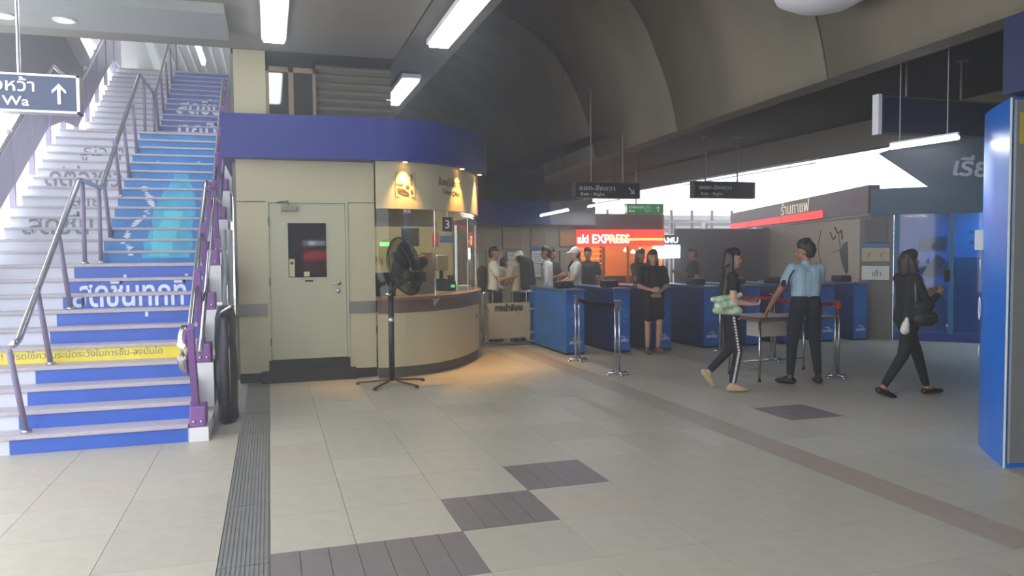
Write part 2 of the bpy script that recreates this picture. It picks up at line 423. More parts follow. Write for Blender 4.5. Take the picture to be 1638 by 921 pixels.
# centre handrail
cr_ = empty('stair_handrail', (-1.93, 7.1, 0.15), 'stainless steel handrail on lilac posts standing down the middle of the staircase', 'handrail')
bm = B(); rp = rail_path(-1.93, 0.91); tube(bm, fillet(rp, 0.08), 0.028, 10); obj('rail', bm, M_steel, cr_, True)
for y in (7.15, 7.95, 8.75, 9.45, 10.3, 10.95, 11.75, 12.5, 13.3, 14.15, 15.3, 15.9, 16.7, 17.5, 18.3, 19.2):
    z, sl = znose(y); bm = B()
    top = (-1.93, y-0.36, z+0.72) if sl else (-1.93, y, z+0.9)
    tube(bm, [(-1.93, y, z), top], 0.024, 8); obj('post', bm, mat('post_paint', (128, 118, 150), 0.45), cr_, True)
    bm = B(); lathe(bm, [(0.045, 0), (0.04, 0.02), (0.026, 0.03)], (-1.93, y, z), 12); obj('base_cap', bm, M_steel, cr_, True)
# right handrail with purple bars and stepped kerb
rr = empty('stair_handrail', (-0.69, 7.1, 0.15), 'stainless handrail on curved purple bars along the right edge of the staircase beside the booth', 'handrail')
bm = B(); P = [(-0.66, 7.0, 0.62), (-0.66, 6.93, 0.8), (-0.66, 6.97, 1.0)] + rail_path(-0.66, 0.91)[1:]; tube(bm, fillet(P, 0.08), 0.028, 10); obj('rail', bm, M_steel, rr, True)
bm = B(); P = [(-0.58, p[1]+0.03, p[2]-0.16) for p in rail_path(-0.58, 0.91)[1:]]; tube(bm, fillet(P, 0.08), 0.02, 8); obj('lower_rail', bm, M_steel, rr, True)
bm = B(); tube(bm, fillet([(-0.69, 6.98, 0.98), (-0.71, 6.90, 0.9), (-0.71, 6.90, 0.68), (-0.68, 7.02, 0.6)], 0.06), 0.04, 12); obj('end_curl', bm, M_steel, rr, True)
kerb = empty('stair_kerb', (-0.6, 7.0, 0), 'white stepped stringer along the outer right side of the staircase', 'stair stringer')
yy, zz = 7.0, 0.0; blk = []
for (y0, z0, n) in flights:
    k = 0
    while k < n:
        m_ = min(3, n-k); blk.append((y0+k*T_-0.02, y0+(k+m_)*T_, z0+k*R_)); k += m_
for i, (ya, yb, z) in enumerate(blk):
    if i+1 < len(blk): yb = blk[i+1][0]
    else: yb = 20.4
    bm = B(); box(bm, (-0.685, ya, max(0, z-0.3)), (-0.53, yb, z+0.12)); obj('white_block', bm, M_white, kerb)
    bm = B(); box(bm, (-0.682, ya+0.01, z+0.12), (-0.55, ya+0.26, z+0.30), 0.015); obj('bracket', bm, M_purple, rr)
    for sx in (-0.645, -0.585):
        bm = B(); lathe(bm, [(0.014, 0), (0.012, -0.012), (0.002, -0.016)], (sx, ya+0.01, z+0.17), 10, 'Y'); obj('bolt', bm, M_steel, rr, True)
    zn = z+0.12
    pts = [(ya+0.22, zn+0.14), (ya+0.06, zn+0.14), (ya-0.06, zn+0.40), (ya-0.16, zn+0.62), (ya-0.24, zn+0.86), (ya-0.10, zn+0.90), (ya-0.02, zn+0.66), (ya+0.10, zn+0.42)]
    bm = B(); prism(bm, pts, frame_m((-0.66, 0, 0), (0, 1, 0), (0, 0, 1)), 0.05); obj('bar', bm, M_purple, rr)
# left balustrade
lb = empty('stair_balustrade', (-3.15, 7.0, 0), 'lilac panelled balustrade with steel top rail along the far left edge of the staircase', 'balustrade')
bm = B(); tube(bm, fillet([(-3.17, p[1], p[2]+0.06) for p in rail_path(-3.17, 0.91)], 0.08), 0.03, 10); obj('rail', bm, M_steel, lb, True)
def slope_pts(y): 
    for (y0, z0, n) in flights:
        if y < y0-T_: return z0
        if y < y0+(n-1)*T_: return z0+R_+(y-y0)*R_/T_
    return 5.7
y = 7.0
while y < 19.8:
    y1 = y+0.92; z0, z1 = slope_pts(y), slope_pts(y1)
    bm = B(); prism(bm, [(y+0.03, z0+0.20), (y1-0.03, z1+0.20), (y1-0.03, z1+0.84), (y+0.03, z0+0.84)], frame_m((-3.19, 0, 0), (0, 1, 0), (0, 0, 1)), 0.025)
    obj('infill_panel', bm, M_lilac, lb)
    bm = B(); box(bm, (-3.22, y-0.025, z0-0.1), (-3.15, y+0.025, z0+0.93)); obj('post', bm, M_lilac, lb)
    y = y1

# roof and structure around the stairwell
rs_ = empty('stair_roof', (-2, 10, 5), 'grey canopy with sloped beams above the upper part of the staircase', 'canopy')
def beam(name, a, b, w, h, m, parent):
    a, b = Vector(a), Vector(b); d = (b-a); M = frame_m(a, d, Vector((0, 0, 1)) - d.normalized()*d.normalized().z)
    bm = B(); L = d.length
    vs = [(0, -h/2, -w/2), (L, -h/2, -w/2), (L, h/2, -w/2), (0, h/2, -w/2), (0, -h/2, w/2), (L, -h/2, w/2), (L, h/2, w/2), (0, h/2, w/2)]
    v = [bm.verts.new(M @ Vector(q)) for q in vs]
    for f in ((3, 2, 1, 0), (4, 5, 6, 7), (0, 1, 5, 4), (1, 2, 6, 5), (2, 3, 7, 6), (3, 0, 4, 7)): bm.faces.new([v[i] for i in f])
    return obj(name, bm, m, parent)
bm = B(); prism(bm, [(13, 7.6), (28, 7.6), (28, 7.8), (13, 7.8)], frame_m((-4.6, 0, 0), (0, 1, 0), (0, 0, 1)), 4.25); obj('roof_sheet', bm, M_grey, rs_)
for k in range(8):
    beam('roof_rib', (-2.7+k*0.3, 13.1, 7.57), (-2.7+k*0.3, 28, 7.57), 0.06, 0.08, M_beam, rs_)
beam('roof_beam', (-3.1, 22.5, 8.0), (-2.7, 27, 5.7), 0.2, 0.25, M_beam, rs_)
beam('roof_beam', (-4.3, 22.0, 8.0), (-3.7, 26, 5.7), 0.2, 0.25, M_beam, rs_)
bm = B(); prism(bm, [(10.6, 3.15), (17.9, 5.25), (14.5, 5.8), (10.6, 6.4)], frame_m((-3.62, 0, 0), (0, 1, 0), (0, 0, 1)), 0.15); obj('side_board', bm, mat('board_dark', (92, 92, 92), 0.8), rs_)
beam('side_beam', (-3.5, 18.3, 5.3), (-3.5, 13.5, 6.3), 0.2, 0.4, M_beam, rs_)
wall('wall_stairhead', (-3.9, 27.5, 5.0), (-0.4, 27.7, 8.5), M_grey)
wall('wall_stair_right', (-0.42, 10.3, 0), (-0.36, 22, 9.0), M_grey)
ub = empty('fluorescent_tube', (-1.84, 22, 7.7), 'glowing fluorescent tube under the canopy over the top of the blue printed stairs', 'light fitting')
bm = B(); box(bm, (-1.85, 20.0, 7.40), (-1.69, 25.2, 7.50)); obj('housing', bm, M_white, ub)
bm = B(); tube(bm, [(-1.77, 20.1, 7.34), (-1.77, 25.1, 7.34)], 0.06, 8); obj('tube', bm, M_lampb, ub)

# ------------------------------------------------------------ ticket booth
booth = empty('ticket_booth', (1.4, 11.0, 0), 'cream ticket office booth with curved glazed counter and royal blue top band', 'ticket booth')
WX0, WX1, WY = -0.37, 1.30, 10.0
bay = catmull([(1.30, 9.80), (1.65, 9.82), (2.02, 9.96), (2.35, 10.22), (2.62, 10.56), (2.87, 10.98), (3.05, 11.4), (3.16, 11.9), (3.18, 12.5), (3.18, 13.4)], 4)
def part(name, a, b, m, parent=booth, bev=0.0, label=None):
    bm = B(); box(bm, a, b, bev); o = obj(name, bm, m, parent)
    if label: o['label'] = label
    return o
DX0, DX1, DZ0, DZ1 = 0.0, 0.93, 0.27, 2.23
part('wall_panel', (WX0, WY, 0.12), (DX0-0.03, WY+0.08, 2.235), M_cream)
part('wall_panel', (DX1+0.03, WY, 0.12), (WX1, WY+0.08, 2.235), M_cream)
part('wall_panel', (WX0, WY, 2.245), (WX1, WY+0.08, 2.76), M_cream)
part('wall_panel', (WX0, WY+0.085, 0.12), (WX0+0.08, 13.4, 2.76), M_cream)
part('plinth', (WX0-0.005, WY+0.01, 0), (WX1, WY+0.08, 0.12), M_dark)
part('door_step', (DX0-0.12, WY-0.12, 0.0), (DX1+0.10, WY+0.08, 0.14), M_dark)
part('kick_strip', (DX0-0.03, WY-0.02, 0.14), (DX1+0.03, WY+0.06, 0.265), M_dark)
part('bumper_band', (WX0-0.005, WY-0.018, 0.83), (DX0-0.035, WY, 0.98), M_steeld)
part('bumper_band', (DX1+0.035, WY-0.018, 0.83), (WX1, WY, 0.98), M_steeld)
bm = B(); box(bm, (DX0-0.03, WY-0.015, DZ0), (DX0, WY+0.08, DZ1+0.03)); box(bm, (DX1, WY-0.015, DZ0), (DX1+0.03, WY+0.08, DZ1+0.03)); box(bm, (DX0, WY-0.015, DZ1), (DX1, WY+0.08, DZ1+0.03)); obj('door_frame', bm, M_door, booth)
# door leaf with window opening
WXa, WXb, WZa, WZb = 0.225, 0.69, 1.30, 1.98
bm = B()
box(bm, (DX0+0.004, WY+0.005, DZ0+0.004), (WXa, WY+0.05, DZ1-0.004)); box(bm, (WXb, WY+0.005, DZ0+0.004), (DX1-0.004, WY+0.05, DZ1-0.004))
box(bm, (WXa, WY+0.005, DZ0+0.004), (WXb, WY+0.05, WZa)); box(bm, (WXa, WY+0.005, WZb), (WXb, WY+0.05, DZ1-0.004))
door = obj('door', bm, M_door, booth); door['label'] = 'pale cream metal door with a square window'
bm = B(); box(bm, (WXa, WY+0.02, WZa), (WXb, WY+0.028, WZb)); obj('window_pane', bm, glass('door_glass', (60, 66, 66), 0.09), door)
bm = B()
for a, b in (((WXa-0.012, WY-0.004, WZa-0.012), (WXa, WY+0.01, WZb+0.012)), ((WXb, WY-0.004, WZa-0.012), (WXb+0.012, WY+0.01, WZb+0.012)), ((WXa, WY-0.004, WZa-0.012), (WXb, WY+0.01, WZa)), ((WXa, WY-0.004, WZb), (WXb, WY+0.01, WZb+0.012))): box(bm, a, b)
obj('window_bead', bm, M_door, door)
bm = B(); box(bm, (0.15, WY-0.06, 2.13), (0.34, WY, 2.19), 0.006); tube(bm, [(0.24, WY-0.05, 2.19), (0.24, WY-0.05, 2.22), (0.10, WY-0.10, 2.23), (0.24, WY-0.02, 2.25)], 0.008, 6); obj('door_closer', bm, M_steeld, door)
bm = B(); tube(bm, fillet([(0.84, WY, 1.22), (0.84, WY-0.05, 1.22), (0.73, WY-0.05, 1.22)], 0.02), 0.009, 8); lathe(bm, [(0.028, 0), (0.026, -0.01)], (0.84, WY+0.005, 1.22), 14, 'Y'); lathe(bm, [(0.026, 0), (0.024, -0.01)], (0.83, WY+0.005, 1.12), 14, 'Y'); obj('door_handle', bm, M_steel, door, True)
bm = B(); box(bm, (0.235, WY+0.012, 1.31), (0.30, WY+0.019, 1.53)); box(bm, (0.41, WY+0.012, 1.31), (0.48, WY+0.019, 1.37)); obj('sticker', bm, mat('sticker', (200, 195, 150), 0.5), door)
bm = B(); lathe(bm, [(0.02, 0), (0.02, -0.003)], (0.267, WY+0.011, 1.48), 14, 'Y'); obj('sticker_mark', bm, M_black, door)
bm = B(); box(bm, (0.42, WY-0.002, 1.245), (0.52, WY+0.006, 1.265)); obj('name_plate', bm, M_black, door)
for z in (0.5, 1.25, 2.0):
    bm = B(); tube(bm, [(DX0-0.004, WY-0.012, z-0.05), (DX0-0.004, WY-0.012, z+0.05)], 0.01, 8); obj('hinge', bm, M_steeld, door)
kk = empty('rear_kiosk', (1.3, -4.6, 0), 'dark kiosk with white lit letters and a red panel mirrored in the booth door window', 'kiosk')
bm = B(); box(bm, (-0.6, -5.4, 0), (3.2, -4.3, 3.0), 0.02); obj('body', bm, M_black, kk)
text('KAMU', 0.16, mat('kiosk_letters', (225, 240, 255), emit=7.0), kk, (1.32, -4.29, 1.88), right=(-1, 0, 0), width=0.62, bold=0.006)
bm = B(); box(bm, (1.0, -4.3, 1.42), (1.7, -4.28, 1.70)); obj('red_panel', bm, mat('kiosk_red', (225, 50, 50), emit=4.0), kk)
bm = B(); box(bm, (1.0, -4.3, 0.95), (1.7, -4.28, 1.40)); obj('orange_panel', bm, mat('kiosk_orange', (150, 80, 60), emit=1.0), kk)
# curved bay: base, panels, band, counter, glass, fascia
def seg(i, j): return bay[i:j+1]
N = len(bay)-1
bm = B(); slab_path(bm, bay, 0, 0.13, 0.05, -0.02); obj('plinth', bm, mat('booth_plinth', (84, 78, 70), 0.6), booth)
for i, j in ((0, 3), (3, 9), (9, 15), (15, 22), (22, 29), (29, N)):
    bm = B(); p = seg(i, j); slab_path(bm, p, 0.135, 0.83, 0.05, 0.0); obj('base_panel', bm, M_cream, booth, False)
for i, j in ((0, 9), (9, 18), (18, 27), (27, N)):
    bm = B(); slab_path(bm, seg(i, j), 0.83, 0.985, 0.06, 0.018); obj('bumper_band', bm, mat('brown_band', (120, 100, 84), 0.35, 0.3), booth)
bm = B(); slab_path(bm, bay, 0.99, 1.03, 0.42, 0.04); obj('counter', bm, mat('counter_top', (130, 104, 84), 0.25), booth)
for i, j in ((0, 9), (9, 18), (18, 27), (27, N)):
    bm = B(); slab_path(bm, seg(i, j), 1.03, 2.16, 0.01, -0.02); obj('glass_pane', bm, M_glass, booth)
    p = offset_path(bay, -0.025)[j]; bm = B(); tube(bm, [(p[0], p[1], 1.03), (p[0], p[1], 2.16)], 0.008, 8); obj('glazing_bar', bm, M_steel, booth)
for i, j in ((0, 12), (12, 24), (24, N)):
    bm = B(); slab_path(bm, seg(i, j), 2.16, 2.76, 0.06, 0.0); obj('fascia', bm, M_cream, booth)
# white folded leaflet taped on band
bm = B(); q = offset_path(bay, 0.023); a, b = q[8], q[10]
v = [bm.verts.new((a[0], a[1], 1.03)), bm.verts.new((b[0], b[1], 1.03)), bm.verts.new((a[0]+0.02, a[1]-0.005, 0.9))]; bm.faces.new(v); bmesh.ops.solidify(bm, geom=bm.faces[:], thickness=0.002); obj('leaflet', bm, M_white, booth)
# blue top band
top2 = [(-0.52, 9.80)] + offset_path(bay, 0.14)
bm = B()
vt = [(p[0], p[1]) for p in top2] + [(-0.52, 13.4)]
prism(bm, vt, Matrix.Translation((0, 0, 2.755)), 0.52)
blueband = obj('blue_band', bm, M_navy, booth)
# wall above: beige panel, window, corrugated sheet
part('upper_wall', (WX0, WY, 3.28), (0.0, WY+0.1, 4.08), M_cream)
uw = empty('window_1', (0.3, WY+0.05, 3.28), kind='structure')
bm = B()
for a, b in (((0.0, WY, 3.28), (0.04, WY+0.06, 3.9)), ((0.27, WY, 3.28), (0.33, WY+0.06, 3.9)), ((0.56, WY, 3.28), (0.60, WY+0.06, 3.9)), ((0.0, WY, 3.84), (0.6, WY+0.06, 3.9)), ((0.0, WY, 3.28), (0.6, WY+0.06, 3.32))): box(bm, a, b)
obj('frame', bm, mat('window_tan', (140, 118, 92), 0.5), uw)
for x0, x1 in ((0.04, 0.27), (0.33, 0.56)):
    bm = B(); box(bm, (x0, WY+0.03, 3.32), (x1, WY+0.036, 3.84)); obj('pane', bm, glass('dark_glass', (60, 60, 60), 0.2), uw)
bm = B()
for k in range(5): tube(bm, [(0.07+0.035*k, WY+0.1+0.02*k, 3.3), (0.1+0.02*k, WY+0.12, 3.5), (0.06+0.045*k, WY+0.1, 3.66+0.02*k)], 0.012, 6)
tag(obj('cable_bundle', bm, M_black, None), 'tangle of black cables behind the small upper window above the booth', 'cables')
wall('wall_upper', (0.0, WY+0.3, 3.28), (0.62, WY+0.35, 4.08), M_black)
cs = empty('wall_corrugated', (1.2, WY+0.1, 3.28), kind='structure')
for k in range(7):
    bm = B(); z = 3.285+k*0.1; prism(bm, [(0, 0), (0.03, 0.035), (0.03, 0.065), (0, 0.098)], frame_m((0.6, WY+0.12, z), (0, -1, 0), (0, 0, 1)), -0.95); bmesh.ops.recalc_face_normals(bm, faces=bm.faces); obj('siding_strip', bm, mat('siding_grey', (104, 100, 90), 0.6), cs)
# orange downlights under the band
def inset(p, d): return p
qs = offset_path(bay, 0.075)
for i, (idx, lab) in enumerate(((4, 'small orange downlight glowing above the question mark pictogram on the booth'), (14, 'small orange downlight glowing above the ticket office lettering on the booth'), (21, 'small orange downlight at the far right curve of the booth'))):
    x, y = qs[idx]
    t = empty('downlight', (x, y, 2.755), lab, 'downlight', 'orange downlights under the blue band')
    bm = B(); lathe(bm, [(0.045, 0.0), (0.045, -0.012), (0.032, -0.014)], (x, y, 2.755), 16); obj('bezel', bm, M_steel, t, True)
    bm = B(); lathe(bm, [(0.03, -0.0145), (0.028, -0.018), (0.01, -0.02)], (x, y, 2.755), 12); obj('bulb', bm, M_warm, t, True)
    l = bpy.data.lights.new('downlight_beam', 'SPOT'); l.energy = 170; l.color = (1.0, 0.52, 0.13); l.spot_size = 1.25; l.spot_blend = 0.8; l.shadow_soft_size = 0.03
    lo = bpy.data.objects.new('downlight_beam', l); lo.location = (x, y, 2.72); C.objects.link(lo)
# pictogram and lettering on fascia
M_brown = mat('sign_brown', (92, 72, 48), 0.5)
def path_at(s):
    L = 0
    for a, b in zip(bay[:-1], bay[1:]):
        d = math.dist(a, b)
        if L+d >= s: t = (s-L)/d; return (a[0]+(b[0]-a[0])*t, a[1]+(b[1]-a[1])*t), ((b[0]-a[0])/d, (b[1]-a[1])/d)
        L += d
    return bay[-1], (0, 1)
def on_bay(me, s0, z0, m, name, off=0.004):
    for v in me.vertices:
        (px, py), (tx, ty) = path_at(s0+v.co.x); o_ = off+v.co.z; v.co = Vector((px+ty*o_, py-tx*o_, z0+v.co.y))
    return obj(name, me, m, booth)
def flat_mesh(polys, d=0.002):
    bm = B()
    for p in polys: prism(bm, p, Matrix.Identity(4), d)
    me = bpy.data.meshes.new('mark'); bm.to_mesh(me); bm.free(); return me
fr = 0.135; w_ = 0.006
polys = [[(-fr, -fr-0.02), (fr, -fr-0.02), (fr, -fr-0.02+w_), (-fr, -fr-0.02+w_)], [(-fr, fr+0.02), (fr, fr+0.02), (fr, fr+0.02+w_), (-fr, fr+0.02+w_)], [(-fr, -fr-0.02), (-fr+w_, -fr-0.02), (-fr+w_, fr+0.02), (-fr, fr+0.02)], [(fr-w_, -fr-0.02), (fr, -fr-0.02), (fr, fr+0.026), (fr-w_, fr+0.026)],
         [(-0.11, -0.03), (-0.03, -0.05), (0.04, -0.09), (0.05, -0.12), (-0.02, -0.12), (-0.10, -0.09)], [(-0.115, -0.0), (-0.10, -0.0), (-0.10, 0.03), (-0.115, 0.03)], [(-0.09, 0.0), (-0.03, 0.0), (-0.03, 0.03), (-0.06, 0.015), (-0.09, 0.03)], [(0.0, -0.03), (0.05, -0.035), (0.05, 0.0), (0.0, 0.005)], [(0.07, -0.09), (0.10, -0.09), (0.10, -0.06), (0.07, -0.06)]]
on_bay(flat_mesh(polys), 0.38, 2.46, M_brown, 'pictogram')
on_bay(text_mesh('?', 0.17, bold=0.003), 0.46, 2.48, M_brown, 'pictogram')
on_bay(text_mesh('ห้องตั๋วโดยสาร', 0.13, 0.62), 1.22, 2.49, M_brown, 'lettering')
on_bay(text_mesh('Ticket Office', 0.085, 0.46), 1.22, 2.38, M_brown, 'lettering')
# blue sticker low on the bay
on_bay(flat_mesh([[(-0.08, 0), (0.08, 0), (0.08, 0.05), (-0.08, 0.05)]]), 2.25, 0.62, M_postblue, 'sticker')
on_bay(flat_mesh([[(-0.03, 0), (0.03, 0), (0.03, 0.12), (-0.03, 0.12)]]), 2.6, 0.82, M_postblue, 'sticker', 0.02)
# interior of booth
bm = B(); prism(bm, [(WX0+0.1, WY+0.1), (1.28, WY+0.1)] + offset_path(bay, -0.08)[1:-1] + [(3.0, 13.3), (WX0+0.1, 13.3)], Matrix.Translation((0, 0, 0.005)), 0.015); obj('floor_plate', bm, M_ceild, booth)
part('back_wall', (WX0+0.08, 13.3, 0.02), (3.1, 13.4, 2.74), mat('booth_inside', (150, 142, 112), 0.6))
part('partition', (1.26, 10.1, 0.02), (1.30, 10.6, 2.74), M_cream)
part('inner_cabinet', (1.5, 12.6, 0.02), (2.9, 13.2, 1.15), mat('cabinet_tan', (150, 136, 108), 0.5))
for k in range(9): part('louvre', (2.15, 12.585, 0.72+k*0.045), (2.6, 12.60, 0.735+k*0.045), M_black)
part('bulkhead', (1.31, 10.9, 2.02), (2.25, 10.98, 2.55), mat('bulkhead_tan', (150, 138, 106), 0.6))
part('bulkhead_rail', (1.31, 10.86, 1.97), (2.3, 10.9, 2.02), M_steeld)
tv = empty('wall_screen', (1.9, 12.9, 1.6), 'dark flat screen hanging inside the booth behind the fan', 'screen')
bm = B(); box(bm, (1.95, 11.8, 1.70), (2.22, 11.86, 1.99), 0.01); obj('housing', bm, M_black, tv)
bm = B(); box(bm, (1.97, 11.795, 1.72), (2.20, 11.8, 1.97)); obj('panel', bm, mat('screen_off', (30, 36, 40), 0.2), tv)
n3 = empty('counter_number_sign', (2.42, 10.75, 1.9), 'dark hanging counter sign with a white number 3 behind the booth glass', 'sign')
bm = B(); box(bm, (2.41, 10.99, 1.90), (2.55, 11.01, 2.12), 0.004); obj('board', bm, M_sign, n3)
text('3', 0.17, M_wt, n3, (2.48, 10.985, 1.95))
bm = B(); tube(bm, [(2.48, 11.0, 2.12), (2.48, 11.0, 2.72)], 0.006, 6); obj('hanger', bm, M_steel, n3)
def flat_thing(name, a, b, m, lab, cat, group=None):
    bm = B(); box(bm, a, b); return tag(obj(name, bm, m, None), lab, cat, group)
flat_thing('notice', (2.38, 11.60, 1.68), (2.48, 11.61, 1.90), M_postred, 'red notice taped up inside the booth left of the blue notice', 'notice')
flat_thing('notice', (2.50, 11.60, 1.75), (2.70, 11.61, 1.86), M_postblue, 'blue striped notice taped up inside the booth right of the red one', 'notice')
mn = empty('monitor', (2.3, 10.9, 1.03), 'beige computer monitor on the counter inside the booth', 'monitor')
bm = B(); box(bm, (2.36, 11.2, 1.33), (2.54, 11.42, 1.56), 0.02); obj('housing', bm, mat('beige_plastic', (180, 160, 120), 0.5), mn)
bm = B(); lathe(bm, [(0.09, 0), (0.08, 0.02), (0.03, 0.03), (0.03, 0.16)], (2.45, 11.3, 1.18), 16); obj('stand', bm, M_black, mn)
flat_thing('carton', (2.16, 11.3, 1.48), (2.32, 11.45, 1.60), mat('carton_brown', (176, 140, 92), 0.7), 'small brown carton on the shelf unit inside the booth', 'box')
part('shelf_unit', (2.12, 11.28, 0.02), (2.34, 11.48, 1.48), mat('cabinet_tan', (150, 136, 108), 0.5))
flat_thing('paper_stack', (2.72, 11.28, 1.03), (2.9, 11.5, 1.10), M_poster, 'stack of white papers on the counter beside the dark machine', 'paper')
flat_thing('wall_calendar', (1.38, 13.26, 1.5), (1.6, 13.29, 1.9), M_poster, 'white calendar on the back wall inside the booth', 'calendar')
cl = empty('card_reader', (2.62, 11.05, 1.03), 'dark machine with green lights on the booth counter', 'machine')
bm = B(); box(bm, (2.38, 11.15, 1.03), (2.64, 11.4, 1.18), 0.02); box(bm, (2.55, 11.25, 1.18), (2.63, 11.35, 1.26), 0.02); obj('body', bm, mat('machine_dark', (40, 52, 44), 0.5), cl)
bm = B(); box(bm, (2.56, 11.145, 1.08), (2.62, 11.15, 1.12)); obj('indicator', bm, mat('green_led', (60, 200, 120), emit=1.5), cl)
flat_thing('led_display', (1.76, 12.9, 1.72), (1.91, 12.93, 1.78), mat('green_display', (80, 255, 90), emit=4.0), 'bright green display glowing at the back of the booth', 'display')
ch = empty('office_chair', (1.55, 10.9, 0.02), 'black office chair inside the booth behind the fan pole', 'chair')
bm = B(); lathe(bm, [(0.0, 0), (0.2, 0.0), (0.23, 0.03), (0.2, 0.07), (0, 0.08)], (1.55, 10.95, 0.48), 20); obj('seat', bm, M_black, ch, True)
bm = B(); box(bm, (1.36, 11.12, 0.75), (1.74, 11.18, 1.32), 0.03); obj('backrest', bm, M_black, ch)
bm = B(); tube(bm, [(1.55, 10.95, 0.1), (1.55, 10.95, 0.48)], 0.03, 8); tube(bm, [(1.55, 11.1, 0.5), (1.55, 11.17, 0.8)], 0.02, 8); obj('column', bm, M_steeld, ch)
for k in range(5):
    a = k*2*PI/5; bm = B(); tube(bm, [(1.55, 10.95, 0.12), (1.55+0.28*math.cos(a), 10.95+0.28*math.sin(a), 0.06)], 0.02, 6); obj('leg', bm, M_black, ch)
l = area_light('booth_ceiling_light', (2.2, 11.6, 2.7), (0.9, 0.3), 75, (1, 0.84, 0.58))
bl = empty('booth_tube', (2.0, 11.4, 2.72), 'short fluorescent tube glowing on the ceiling inside the booth', 'light fitting')
bm = B(); box(bm, (1.85, 11.35, 2.70), (2.5, 11.42, 2.74)); obj('housing', bm, M_white, bl)
bm = B(); tube(bm, [(1.88, 11.385, 2.685), (2.47, 11.385, 2.685)], 0.015, 8); obj('tube', bm, M_lampb, bl)

# ------------------------------------------------------------ ceiling fluorescent lights
def tube_light(x, y0, y1, z, lab, power, w=0.27):
    t = empty('ceiling_light', (x, (y0+y1)/2, z), lab, 'light fitting', 'fluorescent battens on the ceiling')
    bm = B(); box(bm, (x-w/2, y0-0.04, z-0.03), (x+w/2, y1+0.04, z+0.03), 0.006); obj('housing', bm, M_white, t)
    bm = B(); box(bm, (x-w/2+0.02, y0, z-0.07), (x+w/2-0.02, y1, z-0.03), 0.015); obj('diffuser', bm, M_lamp, t)
tube_light(1.93, 10.7, 12.5, 4.04, 'fluorescent light glowing on the ceiling strip above the curved end of the booth', 16)
tube_light(1.93, 6.9, 8.9, 4.04, 'long fluorescent light glowing at the top middle of the photo', 16)
tube_light(0.10, 7.2, 9.2, 4.04, 'fluorescent light glowing on the ceiling above the booth door', 16)
for x, lab in ((-2.46, 'round recessed downlight at the far left above the hanging sign'), (-1.93, 'round recessed downlight in the beam right of the hanging sign rod')):
    t = empty('recessed_downlight', (x, 8.9, 3.98), lab, 'downlight', 'downlights in the beam over the stairs')
    bm = B(); lathe(bm, [(0.11, 0), (0.11, -0.01), (0.085, -0.012)], (x, 8.9, 3.98), 20); obj('bezel', bm, M_white, t)
    bm = B(); lathe(bm, [(0.08, -0.013), (0.06, -0.018)], (x, 8.9, 3.98), 16); obj('bulb', bm, mat('lamp_soft', (250, 250, 225), emit=5.0), t)
dm = empty('dome_lamp', (4.25, 5.3, 3.62), 'big white dome lamp under the concrete girder at the top edge', 'lamp')
bm = B(); lathe(bm, [(0.43, 0.12), (0.41, 0.02), (0.36, -0.09), (0.22, -0.16), (0.02, -0.18)], (4.38, 5.35, 3.74), 32); obj('dome', bm, M_white, dm, True)
bm = B(); lathe(bm, [(0.45, 0.12), (0.45, 0.17), (0.3, 0.18)], (4.38, 5.35, 3.74), 32); obj('rim', bm, M_black, dm, True)
bm = B(); tube(bm, [(4.38, 5.35, 3.9), (4.38, 5.35, 5.3)], 0.03, 8); obj('stem', bm, M_steeld, dm)

# ------------------------------------------------------------ hanging signs
def hang_sign(name, a, b, th, lab, rods, ztop, texts, face=M_sign, framem=M_steeld, cat='sign'):
    """a=(x0,z0), b=(x1,z1) board in plane Y"""
    (x0, z0, Y), (x1, z1) = a, b
    t = empty(name, ((x0+x1)/2, Y, z0), lab, cat)
    bm = B(); box(bm, (x0+0.012, Y, z0+0.012), (x1-0.012, Y+th, z1-0.012)); obj('board', bm, face, t)
    bm = B()
    for p, q in (((x0, Y-0.006, z0), (x0+0.02, Y+th+0.006, z1)), ((x1-0.02, Y-0.006, z0), (x1, Y+th+0.006, z1)), ((x0, Y-0.006, z0), (x1, Y+th+0.006, z0+0.015)), ((x0, Y-0.006, z1-0.015), (x1, Y+th+0.006, z1))): box(bm, p, q)
    obj('frame', bm, framem, t)
    for x in rods:
        bm = B(); tube(bm, [(x, Y+th/2, z1), (x, Y+th/2, ztop)], 0.014, 8); lathe(bm, [(0.06, 0), (0.06, -0.012)], (x, Y+th/2, ztop), 14); obj('rod', bm, framem, t)
    for (s, h, x, z, w, m) in texts: text(s, h, m, t, (x, Y-0.004, z), width=w, bold=0.001)
    return t
def arrow(parent, x, y, z, s, ang, m=M_signt, thick=0.18):
    pts = [(0, 1), (-0.62, 0.32), (-0.62, 0.02), (-thick*0.8, 0.5), (-thick*0.8, -1), (thick*0.8, -1), (thick*0.8, 0.5), (0.62, 0.02), (0.62, 0.32)]
    c_, s_ = math.cos(ang), math.sin(ang)
    bm = B(); prism(bm, [((u*c_-v*s_)*s, (u*s_+v*c_)*s) for u, v in pts], frame_m((x, y, z), (1, 0, 0), (0, 0, 1)), 0.003)
    return obj('arrow', bm, m, parent)
M_wt = mat('sign_white_text', (235, 238, 240), 0.5, emit=0.25)
s1 = hang_sign('hanging_sign', (-2.75, 2.65, 6.5), (-1.325, 2.93), 0.12, 'navy hanging sign at the left with white Thai lettering and an upward arrow', (-2.5, -1.73), 4.08, [('บางหว้า', 0.125, -1.82, 2.80, 0.40, M_wt), ('Bang Wa', 0.095, -1.87, 2.695, 0.42, M_wt)], mat('sign_navy', (36, 56, 92), 0.4), M_steel)
arrow(s1, -1.46, 6.494, 2.79, 0.075, 0, M_wt)
